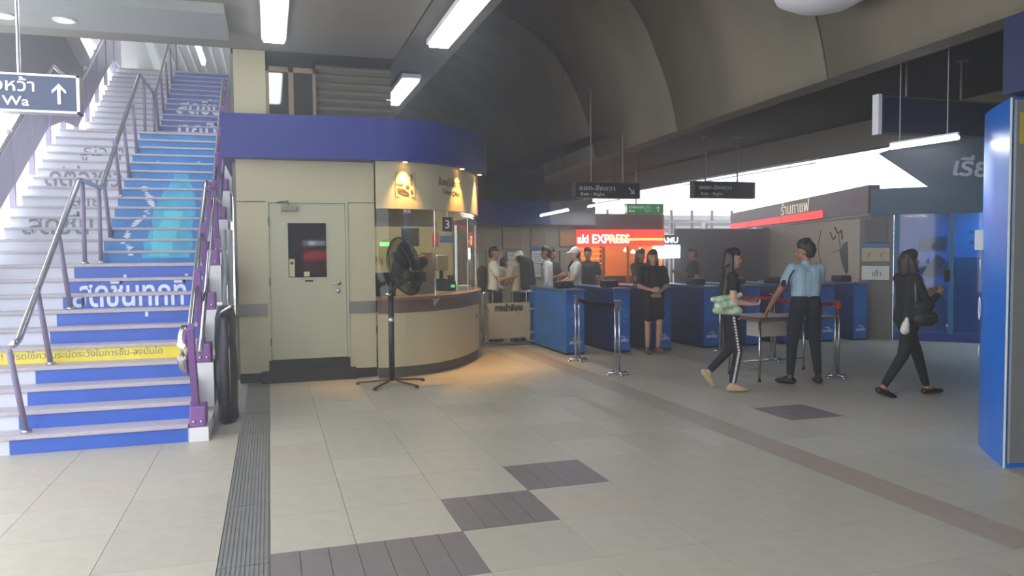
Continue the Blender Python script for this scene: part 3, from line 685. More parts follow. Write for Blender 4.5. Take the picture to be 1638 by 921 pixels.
hang_sign('hanging_sign', (4.48, 2.42, 11.0), (5.59, 2.67), 0.12, 'dark hanging exit sign above the left gates with an arrow pointing down right', (4.78, 5.32), 4.1, [('ออก-สีคขวา', 0.10, 4.86, 2.54, 0.6, M_signt), ('Exit - Right', 0.065, 4.78, 2.46, 0.4, M_signt)])
arrow(bpy.data.objects['hanging_sign.001'], 5.44, 10.994, 2.54, 0.07, -2.36)
hang_sign('hanging_sign', (6.55, 2.45, 11.0), (7.70, 2.72), 0.12, 'dark hanging exit sign in front of the bright opening, second above the gates', (6.8, 7.4), 3.46, [('ออก-สีคขวา', 0.09, 6.95, 2.59, 0.6, M_signt), ('Exit - Right', 0.06, 6.88, 2.50, 0.4, M_signt)])
gs = hang_sign('exit_sign', (6.34, 2.29, 13.0), (7.09, 2.48), 0.1, 'green lit exit sign with the number 1 and an upward arrow', (6.55,), 3.46, [('ทางออก', 0.085, 6.53, 2.39, 0.30, M_wt), ('Exit', 0.055, 6.44, 2.325, 0.12, M_wt), ('1', 0.08, 6.77, 2.36, None, M_wt)], M_green)
bm = B(); tube(bm, [(6.77+0.055*math.cos(k*PI/8), 12.995, 2.385+0.055*math.sin(k*PI/8)) for k in range(16)], 0.005, 5, closed=True); obj('ring', bm, M_wt, gs)
arrow(gs, 6.98, 12.994, 2.385, 0.055, 0, M_wt)
ns = hang_sign('light_box_sign', (5.60, 2.70, 6.0), (7.35, 3.06), 0.07, 'large blank navy hanging sign board at the right with a tube light under it', (5.93, 6.61), 3.46, [], mat('sign_face_navy', (44, 50, 76), 0.25), M_steeld)
bm = B(); box(bm, (5.56, 5.995, 2.69), (5.60, 6.075, 3.07)); obj('end_plate', bm, M_white, ns)
# free hanging tube lights
def batten(a, b, lab, power, rod=0.96):
    a, b = Vector(a), Vector(b); t = empty('batten_light', (a+b)/2, lab, 'light fitting', 'hanging tube lights')
    bm = B(); tube(bm, [a, b], 0.018, 8); obj('tube', bm, M_lamp, t, True)
    bm = B(); o_ = Vector((0, 0, 0.05)); tube(bm, [a+o_*0.7, b+o_*0.7], 0.014, 6); obj('housing', bm, M_white, t)
    bm = B()
    for p in (a.lerp(b, 0.15), a.lerp(b, 0.85)): tube(bm, [p+o_, p+Vector((0, 0, rod))], 0.006, 5)
    obj('hanger', bm, M_steeld, t)
    d = b-a; lo = area_light('batten_glow', (a+b)/2-Vector((0, 0, 0.05)), (0.05, d.length), power, (0.95, 0.98, 1.0)); lo.rotation_euler = (0, 0, math.atan2(d.y, d.x)-PI/2)
batten((5.33, 5.6, 2.50), (5.40, 4.95, 2.50), 'bright tube light hanging under the blank navy sign at the right', 14)
batten((6.16, 14.4, 2.50), (6.09, 12.8, 2.50), 'tube light hanging below the dark exit sign with the arrow', 18)
batten((4.98, 13.95, 2.29), (4.77, 12.0, 2.29), 'tube light hanging to the left over the ticket machines', 12, 2.6)
batten((8.41, 14.5, 2.95), (8.41, 10.4, 2.95), 'long tube light at the edge of the bright opening above the gates', 20, 0.1)

# ------------------------------------------------------------ standing fan
fan = empty('pedestal_fan', (1.39, 9.3, 0), 'tall black pedestal fan seen from the side in front of the booth window', 'fan')
fx, fy = 1.39, 9.3
for k in range(5):
    a = k*2*PI/5+0.3; bm = B(); tube(bm, fillet([(fx, fy, 0.08), (fx+0.12*math.cos(a), fy+0.12*math.sin(a), 0.05), (fx+0.42*math.cos(a), fy+0.42*math.sin(a), 0.025)], 0.05), 0.014, 8)
    box(bm, (fx+0.42*math.cos(a)-0.02, fy+0.42*math.sin(a)-0.02, 0), (fx+0.42*math.cos(a)+0.02, fy+0.42*math.sin(a)+0.02, 0.03)); obj('leg', bm, mat('fan_base', (92, 70, 50), 0.4, 0.5), fan)
bm = B(); tube(bm, [(fx, fy, 0.05), (fx, fy, 1.08)], 0.035, 12); obj('pole', bm, mat('fan_green', (30, 40, 34), 0.4), fan, True)
bm = B(); tube(bm, [(fx, fy, 1.08), (fx+0.01, fy, 1.25)], 0.024, 12); obj('inner_pole', bm, mat('fan_green', (30, 40, 34)), fan, True)
bm = B(); lathe(bm, [(0.034, 0), (0.04, 0.02), (0.034, 0.06)], (fx, fy, 0.76), 14); obj('collar', bm, M_steel, fan, True)
bm = B(); lathe(bm, [(0.0, 0), (0.03, 0.0), (0.04, 0.03), (0.0, 0.05)], (fx-0.04, fy-0.05, 1.08), 14); obj('knob', bm, M_steel, fan, True)
HM = Matrix.Translation((1.56, fy, 1.43)) @ Matrix.Rotation(math.radians(-14), 4, 'Y') @ Matrix.Rotation(math.radians(20), 4, 'Z')
M_fan = mat('fan_black', (26, 27, 26), 0.5)
bm = B()
Rf = 0.36
for (off, rad) in ((-0.09, 0.10), (-0.085, 0.2), (-0.07, 0.29), (-0.0, Rf), (0.07, 0.29), (0.085, 0.2)):
    tube(bm, [HM @ Vector((off, rad*math.cos(2*PI*k/36), rad*math.sin(2*PI*k/36))) for k in range(36)], 0.004 if off else 0.011, 5, closed=True)
for k in range(72):
    a = 2*PI*k/72
    tube(bm, [HM @ Vector((x, r*math.cos(a), r*math.sin(a))) for x, r in ((-0.095, 0.07), (-0.085, 0.2), (-0.06, 0.31), (0.0, Rf), (0.06, 0.31), (0.085, 0.2), (0.095, 0.09))], 0.0034, 4, cap=False)
obj('cage', bm, M_fan, fan)
bm = B(); lathe(bm, [(0.075, -0.1), (0.07, -0.105), (0.0, -0.108)], (0, 0, 0), 20, 'X'); lathe(bm, [(0.05, -0.06), (0.055, 0.05)], (0, 0, 0), 16, 'X')
for v in bm.verts: v.co = HM @ v.co
obj('hub', bm, M_fan, fan, True)
for k in range(3):
    a0 = k*2*PI/3; bm = B(); g = []
    for i in range(6):
        r = 0.05+0.27*i/5; row = []
        for j in range(5):
            u = (j/4-0.5)*(0.35+1.25*math.sin(PI*min(1, (i+1)/6))*0.7); row.append(bm.verts.new(HM @ Vector((0.05*math.sin(u*1.4), r*math.cos(a0+u), r*math.sin(a0+u)))))
        g.append(row)
    for i in range(5):
        for j in range(4): bm.faces.new((g[i][j], g[i][j+1], g[i+1][j+1], g[i+1][j]))
    bmesh.ops.solidify(bm, geom=bm.faces[:], thickness=0.003); obj('blade', bm, mat('fan_blade', (60, 62, 60), 0.4, 0.4), fan, True)
bm = B(); lathe(bm, [(0.05, 0.1), (0.085, 0.12), (0.09, 0.24), (0.07, 0.30), (0.0, 0.31)], (0, 0, 0), 20, 'X')
for v in bm.verts: v.co = HM @ v.co
obj('motor', bm, M_fan, fan, True)
bm = B(); box(bm, (1.66, fy-0.06, 1.24), (1.82, fy+0.06, 1.36), 0.015); tube(bm, [(fx+0.01, fy, 1.15), (1.5, fy, 1.22), (1.7, fy, 1.32)], 0.025, 8); obj('yoke', bm, M_fan, fan)

# ------------------------------------------------------------ stair lift and trolley beside the stairs
sl = empty('covered_stair_lift', (-0.48, 7.9, 0), 'tall dark covered stair lift standing at the foot of the stairs beside the booth', 'stair lift')
bm = B(); pts = []
for (z, w, d) in ((0.0, 0.10, 0.26), (0.12, 0.09, 0.25), (0.45, 0.10, 0.28), (0.75, 0.10, 0.27), (0.98, 0.095, 0.24), (1.09, 0.07, 0.18)):
    ring = []
    for k in range(18):
        a = 2*PI*k/18; wob = 1+0.08*math.sin(3*a+z*6); ring.append(bm.verts.new((-0.42+w*math.cos(a)*wob, 7.95+d*math.sin(a)*wob, z)))
    pts.append(ring)
for i in range(len(pts)-1):
    for k in range(18): bm.faces.new((pts[i][k], pts[i][(k+1) % 18], pts[i+1][(k+1) % 18], pts[i+1][k]))
bm.faces.new(pts[0][::-1]); bm.faces.new(pts[-1]); obj('cover', bm, mat('cover_black', (34, 30, 38), 0.45, var=0.3, scale=8), sl, True)
bm = B(); tube(bm, fillet([(-0.44, 7.72, 1.02), (-0.44, 7.62, 1.06), (-0.34, 7.60, 1.12), (-0.34, 7.74, 1.1)], 0.03), 0.016, 8); obj('handle', bm, M_steel, sl, True)
bm = B(); tube(bm, fillet([(-0.385, 7.72, 0.95), (-0.38, 7.685, 0.6), (-0.38, 7.70, 0.2)], 0.03), 0.006, 8); obj('piping', bm, M_steeld, sl, True)
lr = empty('lift_guide_rail', (-0.45, 9.6, 0), 'pale grey double tube lift rail leaning along the left side of the booth', 'lift rail')
bm = B(); tube(bm, [(-0.44, 9.4, 0.75), (-0.44, 9.72, 1.88)], 0.035, 10); obj('outer_tube', bm, mat('grey_tube', (170, 175, 178), 0.35), lr, True)
bm = B(); tube(bm, [(-0.50, 9.1, 0.3), (-0.50, 9.62, 1.88)], 0.03, 10); obj('inner_tube', bm, mat('grey_tube', (170, 175, 178)), lr, True)
bm = B(); box(bm, (-0.49, 9.33, 0.72), (-0.40, 9.45, 0.80), 0.01); obj('clamp', bm, M_white, lr)
bm = B(); tube(bm, fillet([(-0.45, 9.4, 0.72), (-0.52, 9.3, 0.5), (-0.40, 9.35, 0.35), (-0.50, 9.3, 0.2), (-0.42, 9.4, 0.03)], 0.08), 0.01, 8); obj('cable', bm, M_white, lr, True)
tr = empty('folded_trolley', (-0.47, 9.75, 0), 'small folded luggage trolley with a loose strap at the booth corner behind the lift', 'trolley')
bm = B(); tube(bm, fillet([(-0.52, 9.66, 0.05), (-0.52, 9.75, 0.62), (-0.42, 9.75, 0.62), (-0.42, 9.66, 0.05)], 0.04), 0.01, 8); obj('frame', bm, M_steel, tr, True)
bm = B(); box(bm, (-0.53, 9.6, 0.03), (-0.41, 9.66, 0.06)); obj('foot_plate', bm, M_black, tr)
for x in (-0.53, -0.41):
    bm = B(); lathe(bm, [(0.03, -0.01), (0.04, -0.008), (0.04, 0.008), (0.03, 0.01)], (x, 9.72, 0.04), 16, 'X'); obj('wheel', bm, M_black, tr)

# ------------------------------------------------------------ barrier gate
bg_ = empty('barrier_gate', (3.9, 12.5, 0), 'chrome framed swing barrier with a cream board and black Thai lettering between booth and gates', 'barrier')
bm = B(); tube(bm, fillet([(3.42, 12.5, 0.10), (3.42, 12.5, 0.93), (4.37, 12.5, 0.93), (4.37, 12.5, 0.06), (3.42, 12.5, 0.06), (3.42, 12.5, 0.12)], 0.07), 0.022, 10); obj('frame', bm, M_steel, bg_, True)
bm = B(); box(bm, (3.50, 12.49, 0.13), (4.26, 12.51, 0.74), 0.02)
obj('board', bm, mat('barrier_board', (178, 164, 136), 0.5), bg_)
text('ทางเข้าพิเศษ', 0.15, M_black, bg_, (3.87, 12.485, 0.60), width=0.5, bold=0.006)
for x in (3.46, 4.31):
    for z in (0.22, 0.62):
        bm = B(); box(bm, (x-0.06, 12.485, z-0.02), (x+0.06, 12.515, z+0.02), 0.006); obj('clamp', bm, M_steel, bg_)
for x in (3.6, 3.95, 4.2):
    bm = B(); tube(bm, [(x, 12.52, 0.08), (x, 12.52, 0.92)], 0.01, 6); obj('bar', bm, M_steel, bg_)
bm = B(); tube(bm, [(3.42, 12.5, 0), (3.42, 12.5, 0.1)], 0.03, 8); tube(bm, [(4.37, 12.5, 0), (4.37, 12.5, 0.1)], 0.03, 8); obj('foot', bm, M_steel, bg_)

# ------------------------------------------------------------ fare gates
GL = ['first fare gate cabinet, its bright blue side facing the swing barrier', 'second blue fare gate cabinet counting from the barrier, behind the two left chrome posts',
      'third blue fare gate cabinet from the barrier, behind the person in the dark dress', 'fourth blue fare gate cabinet, just left of the girl in striped trousers',
      'fifth blue fare gate cabinet, between the girl and the guard', 'sixth blue fare gate cabinet, directly behind the guard',
      'seventh blue fare gate cabinet, right of the guard', 'last blue fare gate cabinet at the right end of the row']
gx = [(4.32, 4.64), (5.13, 5.42), (5.86, 6.15), (6.74, 7.03), (7.52, 7.82), (8.28, 8.58), (9.02, 9.32), (9.72, 10.02)]
for i, (x0, x1) in enumerate(gx):
    g = empty('fare_gate', ((x0+x1)/2, 11.8, 0), GL[i], 'ticket gate', 'row of blue fare gates')
    bm = B(); box(bm, (x0, 11.0, 0.03), (x1, 12.75, 0.98), 0.02); o = obj('cabinet', bm, [M_gshade, M_gblue], g)
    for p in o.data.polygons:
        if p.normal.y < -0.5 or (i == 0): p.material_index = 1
    bm = B(); box(bm, (x0-0.012, 10.97, 0.98), (x1+0.012, 12.77, 1.015), 0.01); obj('top_plate', bm, mat('gate_top', (60, 90, 130), 0.3), g)
    bm = B(); box(bm, (x0+0.01, 11.02, 0), (x1-0.01, 12.73, 0.03)); obj('base', bm, M_black, g)
    bm = B(); box(bm, (x0+0.03, 11.35, 1.015), (x1-0.03, 11.62, 1.13), 0.03); obj('reader_hood', bm, M_black, g)
    bm = B(); box(bm, (x0+0.02, 11.05, 1.015), (x1-0.02, 11.2, 1.02)); obj('reader_pad', bm, M_steeld, g)
    if i == 4:
        bm = B(); prism(bm, [(0, 0), (0.02, 0.11), (0.05, 0.11), (0.06, 0)], frame_m((x0+0.05, 11.34, 1.13), (0, 1, 0), (0, 0, 1)), -0.2); obj('screen_housing', bm, M_black, g)
        bm = B(); box(bm, (x0-0.12, 11.335, 1.14), (x0+0.05, 11.34, 1.22)); obj('screen', bm, mat('screen_blue', (70, 130, 220), emit=1.6), g)
    for s in ((0.42,), (1.2,)):
        yc = 11.0+s[0]+0.4
        bm = B(); prism(bm, [(yc-0.1, 0.35), (yc+0.12, 0.35), (yc+0.18, 0.9), (yc-0.04, 0.9)], frame_m((x1, 0, 0), (0, 1, 0), (0, 0, 1)), 0.012); obj('flap', bm, mat('gate_flap', (160, 40, 40), 0.4), g)
    for k in range(5):
        a = k*1.3; cx = (x0+x1)/2+0.07*math.cos(a); cz = 0.58+0.10*math.sin(a)
        bm = B(); prism(bm, [(cx-0.03, cz), (cx-0.005, cz+0.03), (cx+0.035, cz+0.01), (cx+0.01, cz-0.025)], frame_m((0, 10.9995, 0), (1, 0, 0), (0, 0, 1)), 0.002)
        obj('splash_print', bm, mat('print_aqua', (70, 150, 190), 0.4), g)
    text('เครื่องดื่ม', 0.035, M_vwhite, g, ((x0+x1)/2, 10.996, 0.245), width=0.09)
    text('สดชื่น', 0.075, M_vwhite, g, ((x0+x1)/2, 10.996, 0.17), width=0.2, bold=0.002, shear=0.25)
# ------------------------------------------------------------ queue posts and belts
def post(x, y, lab):
    t = empty('queue_post', (x, y, 0), lab, 'queue post', 'chrome queue posts')
    for k, dx in enumerate((-0.028, 0.028)):
        bm = B(); tube(bm, [(x+dx, y, 0.03), (x+dx, y, 0.95)], 0.015, 12); obj('pole', bm, M_steel, t, True)
    bm = B(); box(bm, (x-0.05, y-0.03, 0.95), (x+0.05, y+0.03, 0.965), 0.004); obj('top_plate', bm, M_steel, t)
    bm = B(); tube(bm, [(x-0.13, y, 0.035), (x+0.13, y, 0.035)], 0.016, 8); tube(bm, [(x, y-0.13, 0.035), (x, y+0.13, 0.035)], 0.016, 8); obj('base_bar', bm, M_steel, t, True)
    for dx, dy in ((-0.13, 0), (0.13, 0), (0, -0.13), (0, 0.13)):
        bm = B(); lathe(bm, [(0.03, 0), (0.03, 0.02), (0.012, 0.03)], (x+dx, y+dy, 0), 12); obj('foot', bm, M_steel, t, True)
    bm = B(); box(bm, (x-0.03, y-0.03, 0.86), (x+0.03, y+0.03, 0.94), 0.005); obj('belt_head', bm, M_red if x > 6 else M_steeld, t)
post(4.25, 10.35, 'chrome twin pole queue post in front of the first fare gate')
post(4.25, 9.0, 'chrome twin pole queue post nearest the camera left of the black dress woman')
post(6.72, 10.45, 'chrome queue post behind the back of the girl in striped trousers')
post(6.90, 9.4, 'chrome queue post between the girl and the guard')
post(6.70, 7.86, 'chrome queue post with red belt head right of the guard')
def belt(a, b, sag, lab):
    bm = B(); n = 14; a, b = Vector(a), Vector(b); rows = []
    for i in range(n+1):
        t = i/n; p = a.lerp(b, t); p.z -= sag*4*t*(1-t); rows.append((bm.verts.new(p), bm.verts.new(p+Vector((0, 0, 0.05)))))
    for i in range(n): bm.faces.new((rows[i][0], rows[i+1][0], rows[i+1][1], rows[i][1]))
    bmesh.ops.solidify(bm, geom=bm.faces[:], thickness=0.003)
    tag(obj('queue_belt', bm, M_red, None, True), lab, 'belt', 'red queue belts')
belt((4.25, 10.32, 0.87), (4.25, 9.03, 0.87), 0.02, 'red queue belt between the two left chrome posts')
belt((6.73, 10.42, 0.88), (6.89, 9.43, 0.88), 0.015, 'red queue belt from the girl towards the middle chrome post')
belt((6.89, 9.37, 0.88), (6.71, 7.89, 0.90), 0.04, 'red queue belt passing behind the guard to the right chrome post')
# ------------------------------------------------------------ security table
tb = empty('security_table', (6.2, 8.1, 0), 'metal legged inspection table with a reddish brown top in front of the guard', 'table')
X0, X1, Y0, Y1, Zt = 5.60, 6.80, 7.90, 8.6, 0.76
bm = B(); box(bm, (X0, Y0, Zt-0.03), (X1, Y1, Zt), 0.005); obj('table_top', bm, M_steeld, tb)
bm = B(); box(bm, (X0+0.01, Y0+0.02, Zt), (6.25, Y1-0.02, Zt+0.02), 0.005); obj('wooden_pad', bm, mat('red_wood', (120, 70, 56), 0.5), tb)
for x in (X0+0.03, X1-0.03):
    for y in (Y0+0.03, Y1-0.03):
        bm = B(); tube(bm, [(x, y, 0.012), (x, y, Zt-0.03)], 0.016, 10); obj('leg', bm, M_steel, tb, True)
        bm = B(); lathe(bm, [(0.022, 0), (0.022, 0.02)], (x, y, 0), 10); obj('leg_cap', bm, M_black, tb)
bm = B(); tube(bm, [(X0+0.03, Y1-0.03, 0.15), (X1-0.03, Y1-0.03, 0.15)], 0.01, 8); tube(bm, [(X0+0.03, Y0+0.03, 0.15), (X0+0.03, Y1-0.03, 0.15)], 0.01, 8); obj('stretcher', bm, M_steel, tb)
bm = B(); box(bm, (5.80, 8.2, 0.51), (6.22, 8.45, 0.71), 0.01); tag(obj('storage_box', bm, mat('white_box', (185, 180, 172), 0.5), None), 'white plastic box hung under the inspection table', 'box')

# ------------------------------------------------------------ right column with blue cladding
pc = empty('clad_column', (5.5, 4.4, 0), 'column at the right edge clad in a curved bright blue advert panel with a grey poster face', 'column')
path = catmull([(5.05, 4.20), (5.16, 4.36), (5.33, 4.60), (5.55, 4.84), (5.80, 4.98), (6.1, 5.02)], 4)
path = path[::-1]
bm = B(); P = path; Q = [(6.1, 4.9)]
ring = [(x, y) for x, y in P] + [(5.09, 4.18), (6.1, 4.0)]
prism(bm, ring, Matrix.Translation((0, 0, 0.0)), 2.66); bmesh.ops.recalc_face_normals(bm, faces=bm.faces); obj('blue_panel', bm, M_pillar, pc)
bm = B(); tube(bm, [(5.05, 4.19, 0.0), (5.05, 4.19, 2.66)], 0.008, 6); obj('edge_trim', bm, mat('trim_cream', (200, 205, 190), 0.4), pc)
bm = B(); v = [(5.06, 4.175), (6.1, 3.99), (6.1, 3.97), (5.06, 4.155)]; prism(bm, v, Matrix.Translation((0, 0, 0.04)), 2.6); obj('poster_face', bm, M_grey, pc)
bm = B(); v = [(5.085, 4.149), (6.1, 3.968), (6.1, 3.964), (5.085, 4.145)]; prism(bm, v, Matrix.Translation((0, 0, 2.33)), 0.22); obj('yellow_print', bm, mat('print_yellow', (170, 160, 40), 0.5), pc)
text('35', 0.1, M_vwhite, pc, (5.14, 4.31, 2.43), right=(-0.15, -0.22, 0), width=0.08)
text('O', 0.26, M_vwhite, pc, (5.475, 4.79, 1.02), right=(-0.22, -0.22, 0), bold=0.004)
text('l', 0.12, M_vwhite, pc, (5.475, 4.79, 0.72), right=(-0.22, -0.22, 0))
text('V', 0.12, M_vwhite, pc, (5.475, 4.79, 1.42), right=(-0.22, -0.22, 0))
bm = B(); box(bm, (5.42, 4.755, 1.58), (5.50, 4.80, 1.74), rz=-0.8); obj('sticker', bm, M_poster, pc)
wall('column_1', (4.95, 4.0, 2.67), (6.0, 4.18, 3.46), M_navyd)

# ------------------------------------------------------------ blue glazed shop at the right
hd = -0.785; dirv = Vector((math.cos(hd), math.sin(hd), 0)); nrmv = Vector((-math.sin(hd), math.cos(hd), 0))  # facade heads right-forward
SM = frame_m((10.48, 10.87, 0), (0.7071, -0.7071, 0), (0, 0, 1))     # u along facade (to the right), v up, w towards viewer
def sbox(bm, u0, u1, v0, v1, w0, w1): 
    return boxm(bm, SM, (u0, v0, w0), (u1, v1, w1))
shop = empty('blue_shop', (10.9, 10.5, 0), 'teal and blue glazed shop front at the right behind the walking woman', 'shop')
def sp(name, u0, u1, v0, v1, w0, w1, m, parent=shop):
    bm = B(); sbox(bm, u0, u1, v0, v1, w0, w1); return obj(name, bm, m, parent)
sp('base', 0, 4.6, 0, 0.14, -0.1, 0.03, M_navy)
for u in (0.0, 0.83, 1.72, 2.62, 3.5): sp('mullion', u, u+0.07, 0.14, 2.2, -0.06, 0.0, M_teal)
for k, u in enumerate((0.07, 0.90, 1.79, 2.69)):
    sp('glass_pane', u, u+(0.76 if k == 0 else 0.83), 0.14, 2.2, -0.035, -0.025, glass('shop_glass', (150, 200, 225), 0.08))
sp('fascia', -0.4, 4.6, 2.2, 2.66, -0.2, 0.03, mat('fascia_teal', (34, 78, 100), 0.5, var=0.1))
bm = B(); prism(bm, [(0.5, 2.66), (-0.28, 3.28), (0.9, 3.62), (4.6, 3.62), (4.6, 2.66)], SM @ Matrix.Translation((0, 0, -0.1)), 0.14); obj('canopy_board', bm, mat('canopy_blue', (30, 62, 96), 0.5, var=0.2, scale=2), shop)
text('เรียก', 0.42, mat('shop_letters', (170, 185, 200), 0.5), shop, SM @ Vector((1.22, 2.80, 0.045)), right=(0.7071, -0.7071, -0.12), width=0.75, shear=0.2, bold=0.01)
sp('back_wall', 0, 4.6, 0.14, 2.6, -2.0, -1.9, M_shopblue)
sp('inner_floor', 0, 4.6, 0.0, 0.1, -1.9, -0.1, M_shopblue)
sp('side_wall', -0.02, 0.0, 0, 2.2, -1.9, 0.0, M_shopblue)
sp('lower_panel', 0.1, 0.8, 0.16, 0.75, -0.2, -0.1, mat('panel_cyan', (30, 140, 180), 0.4))
sp('shelf', 0.4, 1.6, 1.1, 1.35, -1.2, -0.9, M_teal)
sp('counter', 0.95, 1.7, 0.12, 1.45, -1.0, -0.7, mat('panel_cyan', (30, 140, 180), 0.4))
def sthing(name, u0, u1, v0, v1, w0, w1, m, lab, cat, group=None):
    bm = B(); sbox(bm, u0, u1, v0, v1, w0, w1); return tag(obj(name, bm, m, None), lab, cat, group)
sthing('shop_poster', 0.36, 0.80, 1.55, 1.8, -0.12, -0.11, mat('poster_dim', (110, 140, 150), 0.5), 'grey poster high behind the left pane of the blue shop', 'poster')
sthing('shop_poster', 0.38, 0.78, 0.72, 0.95, -0.12, -0.11, mat('poster_dim', (110, 140, 150), 0.5), 'pale poster at waist height behind the left pane of the blue shop', 'poster')
sthing('shop_poster', 1.30, 1.42, 1.05, 1.62, -0.12, -0.11, mat('poster_dim', (110, 140, 150), 0.5), 'narrow pale banner behind the right pane of the blue shop', 'poster')
sthing('shelf_strip', 1.15, 1.5, 1.86, 1.90, -0.5, -0.4, M_poster, 'upper pale strip light inside the right pane of the blue shop', 'shelf')
sthing('shelf_strip', 1.15, 1.5, 1.68, 1.72, -0.5, -0.4, M_poster, 'lower pale strip light inside the right pane of the blue shop', 'shelf')
area_light('shop_fill', SM @ Vector((1.8, 2.5, -0.9)), (1.5, 0.5), SHOP_FILL, (0.8, 0.92, 1.0))  # unseen fill lamp added to brighten the shop interior
pl = empty('phone_display', SM @ Vector((0.62, 1.1, -0.1)), 'tilted dark phone shaped sign stuck on the glass of the blue shop', 'display')
bm = B(); PM = SM @ Matrix.Translation((0.6, 1.28, -0.08)) @ Matrix.Rotation(-0.6, 4, 'Z'); boxm(bm, PM, (-0.09, -0.2, 0), (0.09, 0.2, 0.02), 0.008); obj('body', bm, M_sign, pl)
bm = B(); boxm(bm, PM, (-0.075, -0.17, 0.02), (0.075, 0.17, 0.023)); obj('screen', bm, M_grey, pl)
# notice board left of the shop
sp2 = SM @ Matrix.Translation((-0.55, 0, -0.02))
nb = empty('notice_stand', sp2 @ Vector((0.2, 0, 0)), 'narrow notice wall with two pale posters under a dark screen beside the blue shop', 'notice board')
def nbx(name, u0, u1, v0, v1, w0, w1, m):
    bm = B(); boxm(bm, sp2, (u0, v0, w0), (u1, v1, w1)); return obj(name, bm, m, nb)
nbx('panel', -0.02, 0.52, 0, 2.2, -0.1, 0.0, mat('panel_grey', (110, 104, 100), 0.6))
nbx('dark_screen', 0.06, 0.42, 1.72, 2.12, 0.0, 0.03, mat('screen_dark', (40, 40, 44), 0.3))
nbx('poster', 0.02, 0.46, 1.38, 1.62, 0.0, 0.01, mat('poster_cream', (170, 160, 130), 0.5)); nbx('poster', 0.02, 0.46, 1.05, 1.30, 0.0, 0.01, M_poster)
nbx('poster', 0.02, 0.46, 1.63, 1.70, 0.0, 0.01, M_postblue)
text('เข้า', 0.13, M_sign, nb, sp2 @ Vector((0.26, 1.12, 0.012)), right=(0.7071, -0.7071, 0))
for u in (0.12, 0.32):
    bm = B(); tube(bm, [sp2 @ Vector((u, 1.45, 0.014)), sp2 @ Vector((u+0.01, 1.52, 0.014)), sp2 @ Vector((u+0.05, 1.54, 0.014))], 0.006, 5); obj('figure_mark', bm, M_brown, nb)

# ------------------------------------------------------------ advert wall with red sign
h20 = math.radians(20); dv = Vector((math.sin(h20), math.cos(h20), 0))
AM = frame_m(Vector((10.3, 11.2, 0)) + dv*11.0, -dv, (0, 0, 1))   # u runs from far end (0) to the near end (11)
aw = empty('advert_wall', (11.4, 14.2, 0), 'long beige advert wall with a pencil drawn face and a glowing red shop sign along its top', 'advert wall')
def ax(name, u0, u1, v0, v1, w0, w1, m, parent=aw):
    bm = B(); boxm(bm, AM, (u0, v0, w0), (u1, v1, w1)); return obj(name, bm, m, parent)
def U(t): return 11.0-t
ax('beige_panel', U(6.3), U(0.1), 0, 2.2, -0.15, 0, mat('advert_beige', (158, 148, 134), 0.6, var=0.06, scale=1))
ax('top_trim', U(7.5), U(0.1), 2.2, 2.25, -0.15, 0.03, M_grey)
ax('fascia', U(10.4), U(0.1), 2.25, 2.75, -0.15, 0.05, mat('fascia_brown', (86, 66, 66), 0.5))
for a_, b_ in ((8.3, 10.3), (5.2, 8.2), (2.35, 5.1)): ax('red_lightbox', U(b_), U(a_), 2.26, 2.42, 0.05, 0.08, mat('red_glow', (235, 60, 60), emit=1.2))
text('ร้านกาแฟ', 0.36, mat('warm_letters', (240, 225, 200), emit=0.8), aw, AM @ Vector((U(4.2), 2.45, 0.06)), right=-dv, width=2.0)
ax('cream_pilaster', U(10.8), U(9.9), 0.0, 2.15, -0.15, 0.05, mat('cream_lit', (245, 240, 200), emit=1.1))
ax('brown_pilaster', U(9.9), U(8.2), 0.0, 2.2, -0.15, 0.0, mat('brown_panel', (120, 100, 84), 0.6))
ax('menu_column', U(8.2), U(6.9), 0.0, 2.2, -0.15, 0.02, mat('menu_brown', (100, 52, 40), 0.5))
for k, (s, z) in enumerate((('ชา', 1.25), ('กาแฟ', 0.95), ('นม', 1.85))): text(s, 0.28, M_vwhite, aw, AM @ Vector((U(7.5), z, 0.022)), right=-dv, width=0.7)
def stroke(pts, r=0.02, m=M_sign, parent=aw, name='drawn_line'):
    bm = B(); tube(bm, [AM @ Vector((U(t), z, 0.004)) for t, z in pts], r, 5); return obj(name, bm, m, parent)
M_pencil = mat('pencil', (110, 98, 88), 0.6)
stroke([(2.6, 2.0), (2.75, 1.7), (2.7, 1.5), (2.55, 1.3), (2.35, 1.15)], 0.012, M_pencil); stroke([(2.05, 1.95), (1.9, 1.8), (1.75, 1.86)], 0.016, M_sign)
stroke([(1.6, 1.9), (1.5, 1.6), (1.9, 1.55)], 0.012, M_pencil); stroke([(1.8, 2.05), (1.65, 1.92), (1.45, 1.98), (1.4, 1.8)], 0.02, M_sign)
bm = B(); prism(bm, [(U(1.55), 1.55), (U(1.35), 1.72), (U(1.15), 1.75), (U(1.1), 1.2), (U(1.2), 1.1), (U(1.4), 1.3)], AM, 0.006); obj('drawn_hair', bm, M_sign, aw)

